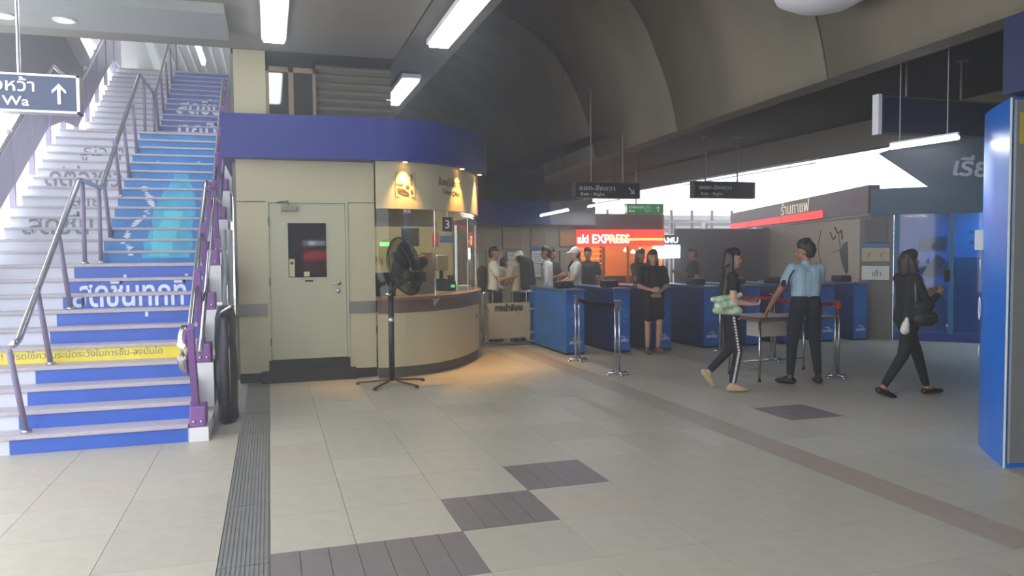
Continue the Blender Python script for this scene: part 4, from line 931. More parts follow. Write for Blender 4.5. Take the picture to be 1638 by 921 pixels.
# ------------------------------------------------------------ back wall with notices (ticket machine lobby)
wall('wall_far', (3.3, 15.0, 0), (6.1, 15.12, 2.14), mat('far_wall', (150, 140, 116), 0.6))
wall('trim_4', (3.3, 14.7, 2.14), (5.45, 15.12, 2.62), M_navy)
wall('wall_far_upper', (3.3, 15.0, 2.62), (5.45, 15.12, 3.2), M_ceild)
def notice(x0, x1, z0, z1, m, lab, marks=0):
    t = empty('wall_notice', ((x0+x1)/2, 14.99, z0), lab, 'poster', 'notices on the far lobby wall')
    bm = B(); box(bm, (x0, 14.975, z0), (x1, 14.995, z1)); obj('sheet', bm, m, t)
    bm = B(); 
    for a, b in (((x0-0.02, 14.97, z0-0.02), (x0, 15, z1+0.02)), ((x1, 14.97, z0-0.02), (x1+0.02, 15, z1+0.02)), ((x0, 14.97, z0-0.02), (x1, 15, z0)), ((x0, 14.97, z1), (x1, 15, z1+0.02))): box(bm, a, b)
    obj('frame', bm, M_steeld, t)
    if marks:
        bm = B()
        for k in range(marks):
            z = z1-0.06-(z1-z0-0.1)*k/marks; box(bm, (x0+0.05, 14.972, z-0.012), (x1-0.05-0.1*((k*7) % 3), 14.975, z))
        obj('print_line', bm, M_grey, t)
notice(3.85, 4.05, 1.66, 2.0, M_orange, 'orange notice at the left end of the lobby wall beside the booth')
notice(3.80, 4.02, 1.05, 1.58, M_poster, 'white notice behind the man with the backpack', 6)
notice(4.20, 4.52, 1.0, 1.62, mat('poster_green', (165, 175, 160), 0.5), 'pale green sheet between the backpack man and the white cap person', 3)
notice(4.62, 4.95, 1.1, 1.60, M_poster, 'white notice with a small emblem above the white cap', 4)
notice(4.55, 4.90, 1.68, 2.08, mat('poster_tan', (160, 130, 100), 0.5), 'tan notice with red heading high on the lobby wall', 3)
notice(5.15, 5.42, 1.72, 2.06, mat('poster_tan2', (140, 116, 90), 0.5), 'brown framed picture high on the lobby wall above the blue header')
notice(5.15, 5.62, 1.08, 1.62, M_poster, 'large white timetable with a blue header on the lobby wall', 9)
notice(5.78, 6.1, 1.72, 2.05, M_orange, 'orange brown notice high above the man in the white shirt')
notice(5.78, 6.05, 0.95, 1.6, mat('poster_dim2', (150, 140, 125), 0.5), 'dim framed notice behind the man in the white shirt', 3)
flat_thing('timetable_header', (5.15, 14.96, 1.63), (5.62, 14.97, 1.70), M_postblue, 'blue header strip above the large white timetable', 'header')
wall('wall_lobby_soffit', (5.45, 14.7, 2.15), (6.45, 15.12, 2.62), mat('soffit_grey', (120, 116, 120), 0.6))
# ------------------------------------------------------------ lit food shop far behind the gates
fs = empty('food_shop', (8.2, 17.4, 0), 'brightly lit food shop with a glowing red and white sign behind the gates', 'shop')
def fp(name, a, b, m, bev=0): 
    bm = B(); box(bm, a, b, bev); return obj(name, bm, m, fs)
M_redsign = mat('red_sign_glow', (235, 50, 35), emit=1.6)
fp('sign_box', (6.85, 16.9, 1.72), (9.25, 17.1, 2.12), M_redsign)
fp('sign_light_bar', (7.7, 16.86, 1.86), (9.2, 16.9, 1.91), mat('orange_glow', (255, 140, 60), emit=6))
text('aki EXPRESS', 0.29, mat('sign_letters_lit', (255, 240, 225), emit=5.0), fs, (7.62, 16.88, 1.80), width=1.35, bold=0.004)
fp('header', (6.85, 17.0, 2.12), (9.25, 17.2, 2.5), mat('brown_header', (90, 44, 34), 0.6))
fp('back_wall', (6.85, 19.0, 0), (9.3, 19.1, 2.5), mat('amber_wall', (200, 130, 50), 0.6, var=0.2, scale=3))
fp('shop_floor', (6.85, 17.0, 0.0), (9.3, 19.0, 0.01), M_ceild)
fp('side_wall', (6.8, 17.0, 0), (6.85, 19.0, 2.5), M_orange); fp('side_wall', (9.25, 17.0, 0), (9.3, 19.0, 2.5), M_orange)
fp('counter', (6.95, 17.2, 0), (9.2, 17.7, 1.0), mat('counter_brown', (120, 80, 50), 0.5))
for k in range(4): fp('door_post', (7.0+k*0.65, 17.02, 0), (7.05+k*0.65, 17.08, 1.72), mat('amber_metal', (210, 160, 70), 0.4, 0.6))
sh = empty('display_rack', (7.75, 17.9, 0), 'amber lit display rack of stacked trays inside the food shop', 'rack')
for k in range(11):
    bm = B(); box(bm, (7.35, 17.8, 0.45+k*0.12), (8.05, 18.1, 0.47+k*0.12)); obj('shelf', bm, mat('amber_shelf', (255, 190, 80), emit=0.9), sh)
for x in (7.33, 8.05):
    bm = B(); box(bm, (x, 17.8, 0), (x+0.02, 18.1, 1.8)); obj('upright', bm, M_brown, sh)
for k, x in enumerate((8.55, 8.75, 8.95)):
    t = empty('pendant_lamp', (x, 17.6, 1.6), ('leftmost', 'middle', 'rightmost')[k]+' of three small orange pendant lamps in the food shop', 'lamp', 'orange pendants in the food shop')
    bm = B(); lathe(bm, [(0.01, 0.06), (0.06, 0.0), (0.04, -0.03), (0.0, -0.04)], (x, 17.6, 1.62-0.04*(k == 1)), 14); obj('shade', bm, M_warm, t, True)
    bm = B(); tube(bm, [(x, 17.6, 1.68), (x, 17.6, 2.45)], 0.004, 5); obj('cord', bm, M_black, t)
area_light('food_shop_light', (8.1, 18.0, 2.4), (1.8, 0.8), 60, (1.0, 0.55, 0.22))
ks = empty('white_sign', (9.5, 16.9, 1.4), 'glowing white sign box under small white letters right of the food shop', 'sign')
bm = B(); box(bm, (9.02, 16.95, 1.42), (9.72, 17.1, 1.74), 0.02); obj('light_box', bm, mat('cyan_white', (215, 245, 255), emit=9), ks)
bm = B(); box(bm, (8.98, 17.0, 1.76), (9.8, 17.1, 2.0)); obj('board', bm, M_sign, ks)
text('KAMU', 0.19, mat('letters_lit', (230, 245, 255), emit=2.2), ks, (9.38, 16.99, 1.80), width=0.6, bold=0.004)
bm = B(); tube(bm, [(9.4, 17.05, 0), (9.4, 17.05, 1.42)], 0.04, 8); obj('pole', bm, M_steeld, ks)
wall('wall_far_right', (9.8, 17.2, 0), (13.0, 17.4, 2.15), mat('dark_wall', (52, 50, 54), 0.6))
wall('wall_far_link', (5.4, 19.2, 0), (6.8, 19.3, 2.6), M_ceild)
wall('wall_far_top', (5.45, 20.5, 2.6), (8.4, 20.6, 3.5), M_ceild)
# distant building seen through the opening
db = empty('distant_building', (16, 27, 0), 'pale office building with blinds seen through the bright opening', 'building')
bm = B(); box(bm, (9.0, 27, 0), (30, 30, 3.0)); obj('wall', bm, mat('bldg', (225, 228, 232), 0.7), db)
for k in range(14):
    bm = B(); box(bm, (9.4+k*1.45, 26.95, 1.4), (10.6+k*1.45, 27.0, 2.8)); f = obj('window', bm, mat('bldg_window', (120, 130, 140), 0.3), db)
    bm = B()
    for q in range(5): box(bm, (9.45+k*1.45, 26.93, 1.5+q*0.25), (10.55+k*1.45, 26.95, 1.58+q*0.25))
    obj('blind', bm, M_white, f)
gl_ = empty('guard_rail', (12, 22, 2), 'long white rail with a strip light across the bright opening left of the hanging sign', 'railing')
bm = B(); box(bm, (8.6, 21.8, 1.98), (14.5, 21.95, 2.12)); obj('strip_light', bm, M_lampb, gl_)
bm = B(); box(bm, (8.5, 21.85, 2.5), (14.5, 21.95, 2.56)); obj('top_rail', bm, M_white, gl_)
for k in range(9):
    bm = B(); box(bm, (8.5+k*0.74, 21.86, 0.0), (8.56+k*0.74, 21.94, 2.9)); obj('post', bm, M_steeld, gl_)
# ------------------------------------------------------------ people
import numpy as np
M_skin = mat('skin', (168, 120, 92), 0.6, var=0.05, scale=12)
M_skinl = mat('skin_light', (196, 152, 124), 0.6, var=0.05, scale=12)
M_hair = mat('hair_black', (24, 20, 20), 0.45, var=0.3, scale=30, stretch=(4, 4, 0.5))
M_eye = mat('eye_dark', (30, 22, 20), 0.3)
M_lip = mat('lip', (140, 78, 70), 0.5)
def cloth(name, rgb, rough=0.8): return mat('cloth_'+name, rgb, rough, var=0.12, scale=7, bump=0.4)
def capsule(bm, p0, r0, p1, r1, seg=12):
    p0, p1 = Vector(p0), Vector(p1); d = p1-p0; L = d.length
    if L < 1e-5: d = Vector((0, 0, 1)); L = 1e-5
    d.normalize(); a = d.orthogonal().normalized(); b = d.cross(a); rings = []
    def ring(c, r): return [bm.verts.new(c+(a*math.cos(2*PI*k/seg)+b*math.sin(2*PI*k/seg))*r) for k in range(seg)]
    for t in (-80, -50, -20): rings.append(ring(p0+d*r0*math.sin(math.radians(t)), r0*math.cos(math.radians(t))))
    rings.append(ring(p0, r0)); rings.append(ring(p1, r1))
    for t in (20, 50, 80): rings.append(ring(p1+d*r1*math.sin(math.radians(t)), r1*math.cos(math.radians(t))))
    for A, D in zip(rings[:-1], rings[1:]):
        for k in range(seg): bm.faces.new((A[k], A[(k+1) % seg], D[(k+1) % seg], D[k]))
    bm.faces.new(rings[0][::-1]); bm.faces.new(rings[-1])
def blend_mesh(caps, voxel, smooth_it=3, smooth_f=0.5):
    bm = B()
    for (p0, r0, p1, r1, m) in caps: capsule(bm, p0, r0, p1, r1)
    me = bpy.data.meshes.new('body'); bm.to_mesh(me); bm.free()
    o = bpy.data.objects.new('body', me); C.objects.link(o)
    md = o.modifiers.new('r', 'REMESH'); md.mode = 'VOXEL'; md.voxel_size = voxel
    sm = o.modifiers.new('s', 'SMOOTH'); sm.factor = smooth_f; sm.iterations = smooth_it
    dg = bpy.context.evaluated_depsgraph_get(); out = bpy.data.meshes.new_from_object(o.evaluated_get(dg)); bpy.data.objects.remove(o)
    out.materials.clear(); return out
def assign(me, caps, mats, marks=()):
    n = len(me.polygons); c = np.empty(n*3); me.polygons.foreach_get('center', c); c = c.reshape(-1, 3)
    best = np.full(n, 1e9); idx = np.zeros(n, int)
    for (p0, r0, p1, r1, m) in caps:
        p0 = np.array(p0, float); p1 = np.array(p1, float); d = p1-p0; L2 = max(d@d, 1e-9)
        t = np.clip((c-p0)@d/L2, 0, 1); q = p0+t[:, None]*d; s = np.linalg.norm(c-q, axis=1)-(r0+(r1-r0)*t)
        w = s < best; best[w] = s[w]; idx[w] = m
    for (p, r, m) in marks:
        s = np.linalg.norm(c-np.array(p, float), axis=1); idx[s < r] = m
    for x in mats: me.materials.append(x)
    me.polygons.foreach_set('material_index', idx.astype(np.int32)); me.shade_smooth()
def hand(caps, wrist, dirv, palm_n, side, m, curl=0.5, s=1.0, grip=False):
    """wrist point, direction of the hand, palm normal, side=+1 when the thumb is on the +across side"""
    w = Vector(wrist); d = Vector(dirv).normalized(); n = Vector(palm_n); n = (n-d*n.dot(d)).normalized(); a = n.cross(d).normalized()*side
    k = w+d*0.085*s
    for o in (-0.027, -0.009, 0.009, 0.027): caps.append((w+a*o*0.7*s, 0.017*s, k+a*o*s, 0.0125*s, m))
    for i, (o, L) in enumerate(((0.033, 0.070), (0.011, 0.080), (-0.011, 0.074), (-0.032, 0.058))):
        b = k+a*o*s; c1 = curl*(1+0.12*i)
        d1 = (d*math.cos(c1)+n*math.sin(c1)); d2 = (d*math.cos(c1*2.1)+n*math.sin(c1*2.1)); d3 = (d*math.cos(c1*2.9)+n*math.sin(c1*2.9))
        p1 = b+d1*L*0.48*s; p2 = p1+d2*L*0.32*s; p3 = p2+d3*L*0.24*s
        caps += [(b, 0.0098*s, p1, 0.009*s, m), (p1, 0.009*s, p2, 0.0083*s, m), (p2, 0.0083*s, p3, 0.0075*s, m)]
    t0 = w+d*0.025*s+a*0.024*s; t1 = t0+(d*0.6+a*0.65+n*0.35)*0.04*s; t2 = t1+(d*0.85+a*0.25+n*0.45)*0.034*s
    caps += [(t0, 0.014*s, t1, 0.011*s, m), (t1, 0.011*s, t2, 0.0085*s, m)]
SKIN, TOP, BOT, SHOE, EYE, LIP, SOLE = range(7)
def person(loc, rz, label, J, mats, hgt=1.70, voxel=0.009, sleeve=0.6, legs='trousers', build=1.0, hair='short', headturn=0.0, headtilt=0.0, hands=None, skirt=None, group=None, extra=None, hairmat=None, shirt_out=True, shoe_h=0.0):
    """local frame: +y is where the person faces, +x their right; joints scaled by hgt/1.70"""
    s = hgt/1.70; b = build
    D = dict(hipL=(-.09, 0, .90), hipR=(.09, 0, .90), kneeL=(-.095, .01, .49), kneeR=(.095, .01, .49), ankL=(-.095, -.02, .085), ankR=(.095, -.02, .085),
             shL=(-.175, -.01, 1.385), shR=(.175, -.01, 1.385), elL=(-.24, -.02, 1.10), elR=(.24, -.02, 1.10), wrL=(-.24, .06, .86), wrR=(.24, .06, .86),
             pel=(0, 0, .95), ch=(0, 0, 1.27), neck=(0, .0, 1.45), head=(0, .025, 1.585), footL=0.0, footR=0.0, pitchL=0.0, pitchR=0.0)
    D.update(J); V = {k: Vector(v)*s for k, v in D.items() if isinstance(v, tuple)}
    P, Q = V['pel'], V['ch']; caps = []
    ax = lambda p, x, y, z: p+Vector((x, y, z))*s
    # torso
    for sx in (-1, 1):
        caps.append((ax(Q, sx*.075*b, 0, .07), .088*s*b, ax(P, sx*.065*b, .005, .13), .088*s*b, TOP))
        caps.append((ax(Q, sx*.06, -.01, .10), .075*s, V['shL' if sx < 0 else 'shR'], .062*s*b, TOP))
        if shirt_out: caps.append((ax(P, sx*.065*b, .005, .13), .09*s*b, ax(P, sx*.07*b, 0, .02), .103*s*b, TOP))
        caps.append((ax(P, sx*.065*b, 0, .08), .088*s*b, ax(P, sx*.075*b, -.01, -.03), .098*s*b, BOT))
    caps.append((ax(Q, 0, .02, .03), .105*s*b, ax(P, 0, .015, .15), .095*s*b, TOP))
    caps.append((ax(Q, 0, -.005, .12), .07*s, V['neck'], .055*s, TOP))
    # neck and head
    H = V['head']; turn = Matrix.Rotation(headturn, 3, 'Z') @ Matrix.Rotation(headtilt, 3, 'X')
    h = lambda x, y, z: H+turn @ (Vector((x, y, z))*s)
    caps.append((V['neck']-Vector((0, 0, .02))*s, .052*s, h(0, -.015, -.05), .05*s, SKIN))
    caps += [(h(0, -.012, .035), .082*s, h(0, -.02, .028), .082*s, SKIN), (h(0, .018, .02), .07*s, h(0, .028, -.045), .052*s, SKIN), (h(0, .03, -.05), .045*s, h(0, .052, -.078), .026*s, SKIN),
             (h(-.03, .03, -.04), .035*s, h(.03, .03, -.04), .035*s, SKIN), (h(0, .085, .012), .009*s, h(0, .103, -.022), .012*s, SKIN), (h(-.01, .092, -.026), .009*s, h(.01, .092, -.026), .009*s, SKIN),
             (h(-.014, .078, -.052), .010*s, h(.014, .078, -.052), .010*s, SKIN)]
    for sx in (-1, 1): caps.append((h(sx*.078, -.005, .012), .013*s, h(sx*.076, .0, -.022), .010*s, SKIN))
    marks = [(h(sx*.031, .082, .012), .012*s, EYE) for sx in (-1, 1)] + [(h(q, .088, -.052), .008*s, LIP) for q in (-.018, -.009, 0, .009, .018)]
    # arms
    for k, sx in (('L', -1), ('R', 1)):
        S, E, W = V['sh'+k], V['el'+k], V['wr'+k]
        if sleeve >= 1.0:
            caps += [(S, .062*s*b, E, .048*s, TOP), (E, .048*s, W+(E-W).normalized()*.02*s, .036*s, TOP), (E, .03*s, W, .025*s, SKIN)]
        else:
            c = S.lerp(E, sleeve); caps += [(S, .064*s*b, c, .058*s*b, TOP), (S, .045*s, E, .038*s, SKIN), (E, .038*s, W, .025*s, SKIN)]
        hd_ = (hands or {}).get(k, dict(d=(W-E), n=(-sx, 0.2, 0), curl=0.45))
        hand(caps, W, hd_['d'], hd_['n'], hd_.get('side', 1 if sx < 0 else -1), SKIN, hd_.get('curl', 0.45), s)
    # legs
    for k, sx in (('L', -1), ('R', 1)):
        hp, kn, an = V['hip'+k], V['knee'+k], V['ank'+k]
        yaw = D['foot'+k]; pt = D['pitch'+k]; fd = Vector((math.sin(yaw)*math.cos(pt), math.cos(yaw)*math.cos(pt), -math.sin(pt)))
        upf = Vector((math.sin(yaw)*math.sin(pt), math.cos(yaw)*math.sin(pt), math.cos(pt)))
        if legs == 'trousers':
            caps += [(hp, .088*s*b, kn, .06*s*b, BOT), (kn, .06*s*b, an+(kn-an)*.12, .045*s, BOT), (kn, .03*s, an, .034*s, SKIN)]
        else:
            t = 0.45 if legs == 'bare' else 0.3
            mid = hp.lerp(kn, t); caps += [(hp, .088*s*b, mid, .078*s*b, BOT), (mid, .070*s*b, kn, .050*s, SKIN), (kn, .048*s, kn.lerp(an, .3), .052*s, SKIN), (kn.lerp(an, .3), .052*s, an, .033*s, SKIN)]
        heel = an-fd*.035*s-upf*.042*s; ball = an+fd*.12*s-upf*.05*s; toe = an+fd*.17*s-upf*.053*s
        for o in (-.012, .012):
            a_ = Vector((fd.y, -fd.x, 0))*o*s
            caps += [(heel+a_, .036*s, ball+a_*1.8, .031*s, SHOE), (ball+a_*1.8, .031*s, toe+a_, .024*s, SHOE)]
        caps.append((an, .038*s, ball, .03*s, SHOE)) if shoe_h >= 0 else caps.append((an, .033*s, ball, .026*s, SKIN))
        caps.append((heel-upf*.022*s, .018*s, toe-upf*.014*s, .016*s, SOLE))
    if skirt:
        z, r = skirt; bt = (V['kneeL']+V['kneeR'])/2
        for sx in (-1, 0, 1): caps.append((ax(P, sx*.06, 0, .0), .10*s*b, Vector((sx*r*.5, 0, z*s)) + Vector((bt.x, bt.y, 0))*(0.8), r*.55*s, BOT))
    me = blend_mesh(caps, voxel); assign(me, caps, mats, marks)
    M = Matrix.Translation((loc[0], loc[1], loc[2] if len(loc) > 2 else 0)) @ Matrix.Rotation(rz, 4, 'Z')
    root = empty('person', (loc[0], loc[1], 0), label, 'person', group)
    me.transform(M); body = obj('body', me, None, root)
    hc = []
    hm_ = hairmat or M_hair
    if hair == 'short':
        hc = [(h(0, -.03, .055), .084*s, h(0, .015, .078), .072*s, 0), (h(0, -.045, .02), .078*s, h(0, -.05, -.02), .066*s, 0), (h(-.035, .03, .088), .04*s, h(.035, .03, .088), .04*s, 0)]
    elif hair == 'curly':
        rr_ = random.Random(5); hc = [(h(0, -.03, .06), .092*s, h(0, .02, .088), .078*s, 0), (h(0, -.055, .02), .085*s, h(0, -.055, -.01), .07*s, 0)]
        for q in range(26):
            a1, a2 = rr_.uniform(0, 2*PI), rr_.uniform(0.15, 1.4); p = h(.105*math.cos(a1)*math.sin(a2), -.02+.105*math.sin(a1)*math.sin(a2)*(.8), .06+.10*math.cos(a2)); hc.append((p, .02*s, p, .02*s, 0))
    elif hair == 'long':
        hc = [(h(0, -.03, .055), .086*s, h(0, .02, .078), .073*s, 0), (h(0, -.045, .02), .08*s, h(0, -.075, -.22), .07*s, 0), (h(-.05, -.06, -.1), .05*s, h(-.07, -.11, -.42), .045*s, 0), (h(.05, -.06, -.1), .05*s, h(.07, -.11, -.42), .045*s, 0),
              (h(0, -.08, -.15), .06*s, h(0, -.13, -.48), .05*s, 0), (h(-.07, -.03, .04), .028*s, h(-.082, -.04, -.16), .03*s, 0), (h(.07, -.03, .04), .028*s, h(.082, -.04, -.16), .03*s, 0)]
    elif hair == 'bob':
        hc = [(h(0, -.03, .055), .092*s, h(0, .02, .082), .075*s, 0), (h(0, -.055, .02), .092*s, h(0, -.06, -.10), .085*s, 0), (h(-.075, -.02, .02), .04*s, h(-.08, -.0, -.12), .042*s, 0), (h(.075, -.02, .02), .04*s, h(.08, -.0, -.12), .042*s, 0)]
    elif hair == 'cap':
        hc = [(h(0, -.045, .0), .078*s, h(0, -.045, -.03), .066*s, 0)]
        cc = [(h(0, -.012, .062), .088*s, h(0, .0, .06), .088*s, 0), (h(-.04, .07, .045), .02*s, h(-.035, .14, .03), .010*s, 0), (h(.04, .07, .045), .02*s, h(.035, .14, .03), .010*s, 0), (h(0, .07, .05), .022*s, h(0, .15, .032), .012*s, 0)]
        cm = blend_mesh(cc, voxel, 3); cm.transform(M); cm.shade_smooth(); co = obj('cap', cm, mat('cap_white', (225, 222, 215), 0.7), root)
    if hc:
        hm2 = blend_mesh(hc, max(voxel, 0.008), 2); hm2.transform(M); hm2.shade_smooth(); obj('hair', hm2, hm_, root)
    return root, M, h, V, s
def blob(name, caps, m, root=None, M=None, voxel=0.01, label=None, cat=None):
    me = blend_mesh([(p0, r0, p1, r1, 0) for (p0, r0, p1, r1) in caps], voxel, 2)
    if M is not None: me.transform(M)
    me.shade_smooth(); o = obj(name, me, m, root)
    if label: tag(o, label, cat)
    return o
def strap(root, M, pts, w, m, name='strap', label=None, cat=None):
    bm = B(); tube(bm, [M @ Vector(p) for p in fillet(pts, 0.06)], w, 6); o = obj(name, bm, m, root, True)
    if label: tag(o, label, cat)
    return o
def lathe_xf(bm, M, prof, c, seg, axis):
    n0 = len(bm.verts); lathe(bm, prof, c, seg, axis); bm.verts.ensure_lookup_table()
    for v in bm.verts[n0:]: v.co = M @ v.co
HR = math.radians
M_blk = cloth('black', (12, 12, 15)); M_navyc = cloth('navy', (15, 19, 32)); M_shirtb = cloth('light_blue', (158, 186, 200)); M_wht = cloth('white', (205, 204, 196)); M_shoeb = mat('shoe_black', (16, 16, 18), 0.35)
M_tan = mat('shoe_tan', (182, 158, 120), 0.6); M_sole = mat('sole_white', (220, 215, 205), 0.6)
# girl walking to the right in striped track trousers
root, M, h, V, s = person((4.97, 7.55), HR(-107.5), 'girl with long black hair in a black top and striped black trousers walking right',
    dict(hipL=(-.08, .0, .90), hipR=(.08, .0, .90), kneeL=(-.085, .03, .50), ankL=(-.09, -.24, .22), pitchL=0.9, kneeR=(.085, .07, .49), ankR=(.085, .0, .085), elR=(.215, -.03, 1.09), wrR=(.14, .20, 1.055), elL=(-.215, .02, 1.10), wrL=(-.12, .22, 1.06)),
    [M_skinl, M_blk, M_blk, M_tan, M_eye, M_lip, M_sole], hgt=1.60, voxel=0.0085, sleeve=0.45, build=0.92, hair='long', hands={'R': dict(d=(-.15, 1, .0), n=(0, 0, 1), curl=0.55, side=1), 'L': dict(d=(.2, 1, 0), n=(0, 0, 1), curl=0.55, side=-1)})
girl = root
bm = B()
for k in range(26):
    t = k/25; hp, kn, an = V['hipR'], V['kneeR'], V['ankR']
    L1 = 0.47
    if t < L1: q = t/L1; p = hp.lerp(kn, q); r = (.088+(.06-.088)*q)*s*.92
    else: q = (t-L1)/(1-L1)*0.9; p = kn.lerp(an, q); r = (.06+(.045-.06)*q)*s*.95
    p = p+Vector((r+0.001, -.005, 0)); d = .014
    prism(bm, [(-d*1.3, -d), (d*1.3, -d), (0, d*.9)], M @ frame_m(p, (0, 1, 0), (0, 0, 1)), 0.005)
tag(obj('side_stripe', bm, mat('stripe_white', (215, 215, 215), 0.7), girl), kind='stuff')
bm = B(); tube(bm, [M @ Vector((.125+.0*k, .02+.05*math.cos(k*PI/6)*(1), .86+.055*math.sin(k*PI/6))) for k in range(-5, 8)], 0.005, 6); obj('waist_chain', bm, M_steel, girl, True)
o = blob('tote_bag', [((.16, -.16, .98), .07, (.16, -.02, 1.02), .075), ((.15, -.20, .93), .045, (.17, .04, .92), .05), ((.16, -.24, 1.05), .03, (.16, .06, 1.10), .03)], None, None, M, 0.009, 'shiny green and white patterned bag under the arm of the girl in striped trousers', 'bag')
bagm = mat('bag_pattern', (140, 170, 120), 0.25, var=0.0); nt = bagm.node_tree; rmp = [n for n in nt.nodes if n.type == 'VALTORGB'][0]; rmp.color_ramp.elements[0].color = lin((90, 140, 80))+(1,); rmp.color_ramp.elements[1].color = lin((220, 222, 205))+(1,); [n for n in nt.nodes if n.type == 'TEX_NOISE'][0].inputs['Scale'].default_value = 14
o.data.materials.clear(); o.data.materials.append(bagm)
# guard standing with his back to the camera
root, M, h, V, s = person((6.07, 7.66), HR(-8), 'security guard in a light blue shirt and navy trousers standing with his back turned',
    dict(hipL=(-.10, 0, .92), hipR=(.10, 0, .92), kneeL=(-.15, .03, .50), ankL=(-.20, -.02, .085), footL=-0.55, kneeR=(.14, .02, .50), ankR=(.16, -.03, .085), footR=0.35, elL=(-.30, .06, 1.13), wrL=(-.36, .22, .90), elR=(.245, .12, 1.13), wrR=(.12, .30, 1.12)),
    [M_skin, M_shirtb, M_navyc, M_shoeb, M_eye, M_lip, M_shoeb], hgt=1.68, voxel=0.009, sleeve=0.55, build=1.16, hair='curly', headturn=0.75, shirt_out=False,
    hands={'L': dict(d=(-.1, .5, -.75), n=(0, .5, -1), curl=0.35, side=1)})
guard = root
bm = B(); tube(bm, [M @ Vector((.155*math.cos(k*PI/12)*1.0, .115*math.sin(k*PI/12), 1.02)) for k in range(24)], 0.02, 6, closed=True); obj('belt', bm, M_black, guard, True)
strap(guard, M, [(-.20, -.09, 1.36), (-.24, -.06, 1.28), (-.245, -.04, 1.17), (-.26, -.0, 1.10)], 0.010, M_black, 'radio_cord')
bm = B(); boxm(bm, M, (-.30, -.03, 1.16), (-.265, .06, 1.24), 0.01); obj('arm_badge', bm, M_navyc, guard)
# woman walking right at the right side
root, M, h, V, s = person((6.56, 6.62), HR(-105), 'woman with a dark bob all in black walking right while holding a phone up',
    dict(hipL=(-.08, 0, .89), hipR=(.08, .0, .89), kneeL=(-.085, .17, .50), ankL=(-.085, .30, .085), pitchL=-0.08, kneeR=(.085, -.09, .50), ankR=(.085, -.33, .12), pitchR=0.35, elR=(.20, .12, 1.10), wrR=(.13, .29, 1.20), elL=(-.20, .10, 1.10), wrL=(-.10, .28, 1.18), ch=(0, .0, 1.27)),
    [M_skin, M_blk, M_blk, M_shoeb, M_eye, M_lip, M_shoeb], hgt=1.56, voxel=0.0085, sleeve=1.0, build=1.12, hair='bob', shoe_h=-1, headtilt=0.12,
    hands={'R': dict(d=(-.1, .55, .8), n=(-1, -.2, .1), curl=0.6, side=1), 'L': dict(d=(.2, .6, .7), n=(1, 0, .1), curl=0.6, side=-1)}, hairmat=mat('hair_brown', (44, 28, 26), 0.5))
wm = root
o = blob('shoulder_bag', [((.20, .02, .86), .085, (.19, .14, .86), .08), ((.20, .0, .98), .06, (.20, .12, 1.0), .06)], M_black, None, M, 0.010, 'black shoulder bag hanging at the hip of the woman with the dark bob', 'bag')
bm = B(); boxm(bm, M, (.275, -.01, .885), (.285, .14, .892)); obj('zip', bm, M_steel, o)
strap(o, M, [(.20, -.02, .98), (.215, -.04, 1.15), (.17, -.02, 1.33), (.05, .09, 1.36)], 0.010, mat('strap_olive', (90, 96, 74), 0.5))
o = blob('pompom_charm', [((.20, -.13, .80), .038, (.20, -.14, .74), .048), ((.20, -.12, .86), .018, (.20, -.12, .84), .025)], mat('fluffy_white', (215, 212, 200), 0.9, bump=1.0, scale=60), None, M, 0.008, 'fluffy white pompom charm dangling behind the woman with the dark bob', 'charm')
bm = B(); boxm(bm, M, (.10, .335, 1.24), (.108, .40, 1.37), 0.003); tag(obj('phone', bm, mat('phone_dark', (60, 40, 40), 0.2), None), 'mobile phone held up by the woman with the dark bob', 'phone')
# woman in the black dress by the gates
root, M, h, V, s = person((5.68, 10.75), HR(170), 'woman in a short black dress with bare legs standing by the fare gates',
    dict(kneeL=(-.10, .06, .48), kneeR=(.09, .02, .48), ankR=(.08, -.02, .085), footL=-.3, footR=.2, elL=(-.24, .03, 1.12), wrL=(-.08, .20, 1.04), elR=(.24, .03, 1.12), wrR=(.08, .21, 1.06)),
    [M_skinl, M_blk, M_blk, mat('shoe_nude', (120, 84, 66), 0.5), M_eye, M_lip, M_black], hgt=1.60, voxel=0.011, sleeve=0.7, legs='bare', build=1.15, hair='long', skirt=(.62, .17),
    hands={'L': dict(d=(.8, .5, .1), n=(0, -1, 0), curl=0.6, side=1), 'R': dict(d=(-.8, .4, 0), n=(0, -1, 0), curl=0.6, side=-1)})
o = blob('handbag', [((-.02, .27, .92), .035, (.08, .27, .92), .035)], mat('bag_tan', (150, 120, 80), 0.5), None, M, 0.01, 'small tan pouch hanging from the hands of the woman in the black dress', 'bag')
# people in the lobby beyond the barrier
def far_person(loc, rz, label, J, top, bot, **kw):
    kw.setdefault('voxel', 0.014); kw.setdefault('hgt', 1.68)
    return person(loc, HR(rz), label, J, [kw.pop('skin', M_skin), top, bot, M_shoeb, M_eye, M_lip, M_shoeb], **kw)
arms_fwd = dict(elL=(-.23, .12, 1.12), wrL=(-.14, .34, 1.20), elR=(.23, .12, 1.12), wrR=(.14, .34, 1.18))
M_char = cloth('charcoal', (34, 34, 38)); M_beige = cloth('beige', (176, 166, 146)); M_flor = cloth('floral', (52, 50, 54))
r_, M, h, V, s = far_person((3.78, 13.1), -110, 'man in a white shirt wearing a dark backpack, standing just right of the booth', arms_fwd, M_wht, M_char)
blob('backpack', [((-.06, -.20, 1.28), .085, (-.06, -.22, .98), .10), ((.06, -.20, 1.28), .085, (.06, -.22, .98), .10)], mat('pack_maroon', (52, 34, 44), 0.7), None, M, 0.014, 'dark maroon backpack worn by the man just right of the booth', 'backpack')
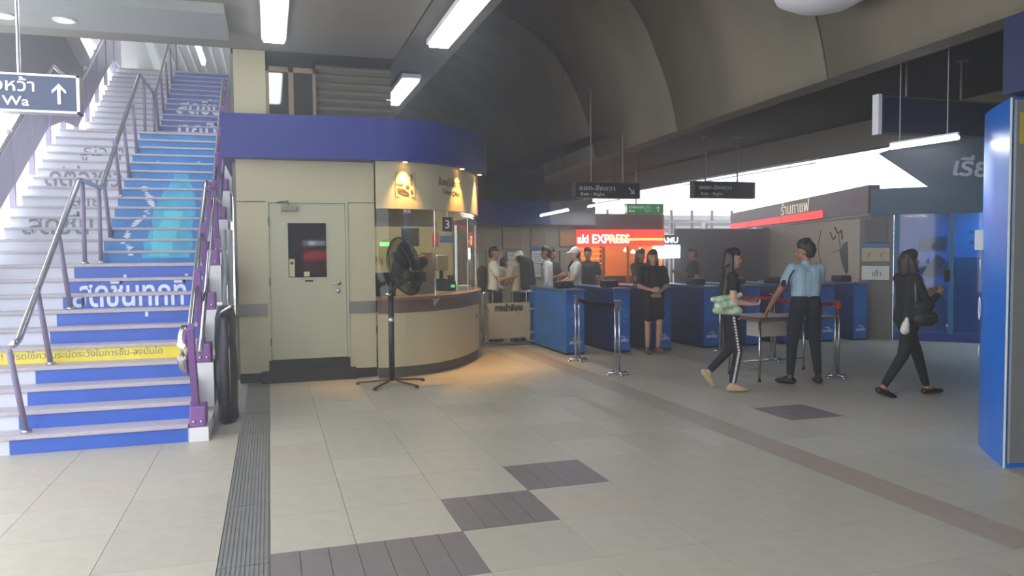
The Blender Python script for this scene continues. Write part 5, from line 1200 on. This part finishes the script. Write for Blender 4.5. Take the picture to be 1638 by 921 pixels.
far_person((4.15, 14.25), -60, 'person in a beige shirt bending forward between the backpack man and the white cap', dict(ch=(0, .10, 1.20), neck=(0, .2, 1.34), head=(0, .28, 1.44), shL=(-.17, .12, 1.28), shR=(.17, .12, 1.28), elL=(-.22, .25, 1.06), wrL=(-.12, .42, 1.08), elR=(.22, .25, 1.06), wrR=(.12, .42, 1.08)), M_beige, M_char, hgt=1.62)
r_, M, h, V, s = far_person((4.22, 12.95), 15, 'person in a white cap and beige shirt seen from behind at the barrier', dict(elL=(-.25, .1, 1.1), wrL=(-.2, .3, 1.1)), M_beige, M_char, hair='cap', hgt=1.60)
blob('draped_jacket', [((.02, -.14, 1.42), .10, (.04, -.18, 1.02), .12), ((.14, -.10, 1.40), .08, (.18, -.12, .98), .08)], M_char, None, M, 0.014, 'black jacket and bag draped over the shoulder of the white cap person at the barrier', 'jacket')
far_person((4.80, 13.1), 60, 'man with short black hair in a loose white shirt behind the first fare gate', dict(), cloth('pale_white', (220, 220, 214)), M_char, hgt=1.68, sleeve=1.0)
far_person((5.12, 13.8), -150, 'person in a dark floral top behind the second fare gate', arms_fwd, M_flor, M_char, hgt=1.66)
r_, M, h, V, s = far_person((5.36, 13.1), 80, 'man in white cap and white t-shirt with a bag strap behind the gates', dict(elL=(-.23, .10, 1.12), wrL=(-.12, .30, 1.05), elR=(.23, .10, 1.12), wrR=(.12, .30, 1.05)), M_wht, M_char, hair='cap', hgt=1.66, skin=M_skinl)
strap(None, M, [(.10, -.12, 1.45), (.16, -.0, 1.47), (.15, .12, 1.30), (.16, .02, 1.10), (.12, -.12, 1.10)], 0.022, M_black, 'bag_strap', 'black shoulder strap on the man in white cap and t-shirt', 'strap')
far_person((5.85, 13.7), 150, 'dark clothed person standing in front of the glowing food shop rack', dict(), M_char, M_char, hgt=1.66)
far_person((6.55, 12.9), -160, 'person with shoulder length hair in dark clothes behind the black dress woman', arms_fwd, cloth('dim_brown', (58, 46, 42)), M_char, hgt=1.62, hair='long')
far_person((7.95, 13.35), 70, 'person in black holding something pale beyond the fourth fare gate', dict(elR=(.22, .12, 1.14), wrR=(.10, .34, 1.22)), M_blk, M_blk, hgt=1.64)
if LENS_HAZE:  # scattering volume added for the glow and veil of a smudged lens
    hm = bpy.data.materials.new('lens_haze'); hm.use_nodes = True; nt = hm.node_tree
    for n in list(nt.nodes): nt.nodes.remove(n)
    o_ = nt.nodes.new('ShaderNodeOutputMaterial'); vs = nt.nodes.new('ShaderNodeVolumeScatter'); vs.inputs['Density'].default_value = LENS_HAZE_DENSITY; vs.inputs['Anisotropy'].default_value = 0.7; vs.inputs['Color'].default_value = (0.94, 0.96, 1.0, 1)
    nt.links.new(vs.outputs[0], o_.inputs['Volume'])
    bm = B(); box(bm, (-9, -6, -0.005), (24, 32, 9.9)); hz = obj('lens_haze', bm, hm, None); tag(hz, 'thin scattering volume added over the hall for a smudged lens veil', 'lens_haze', kind='stuff')
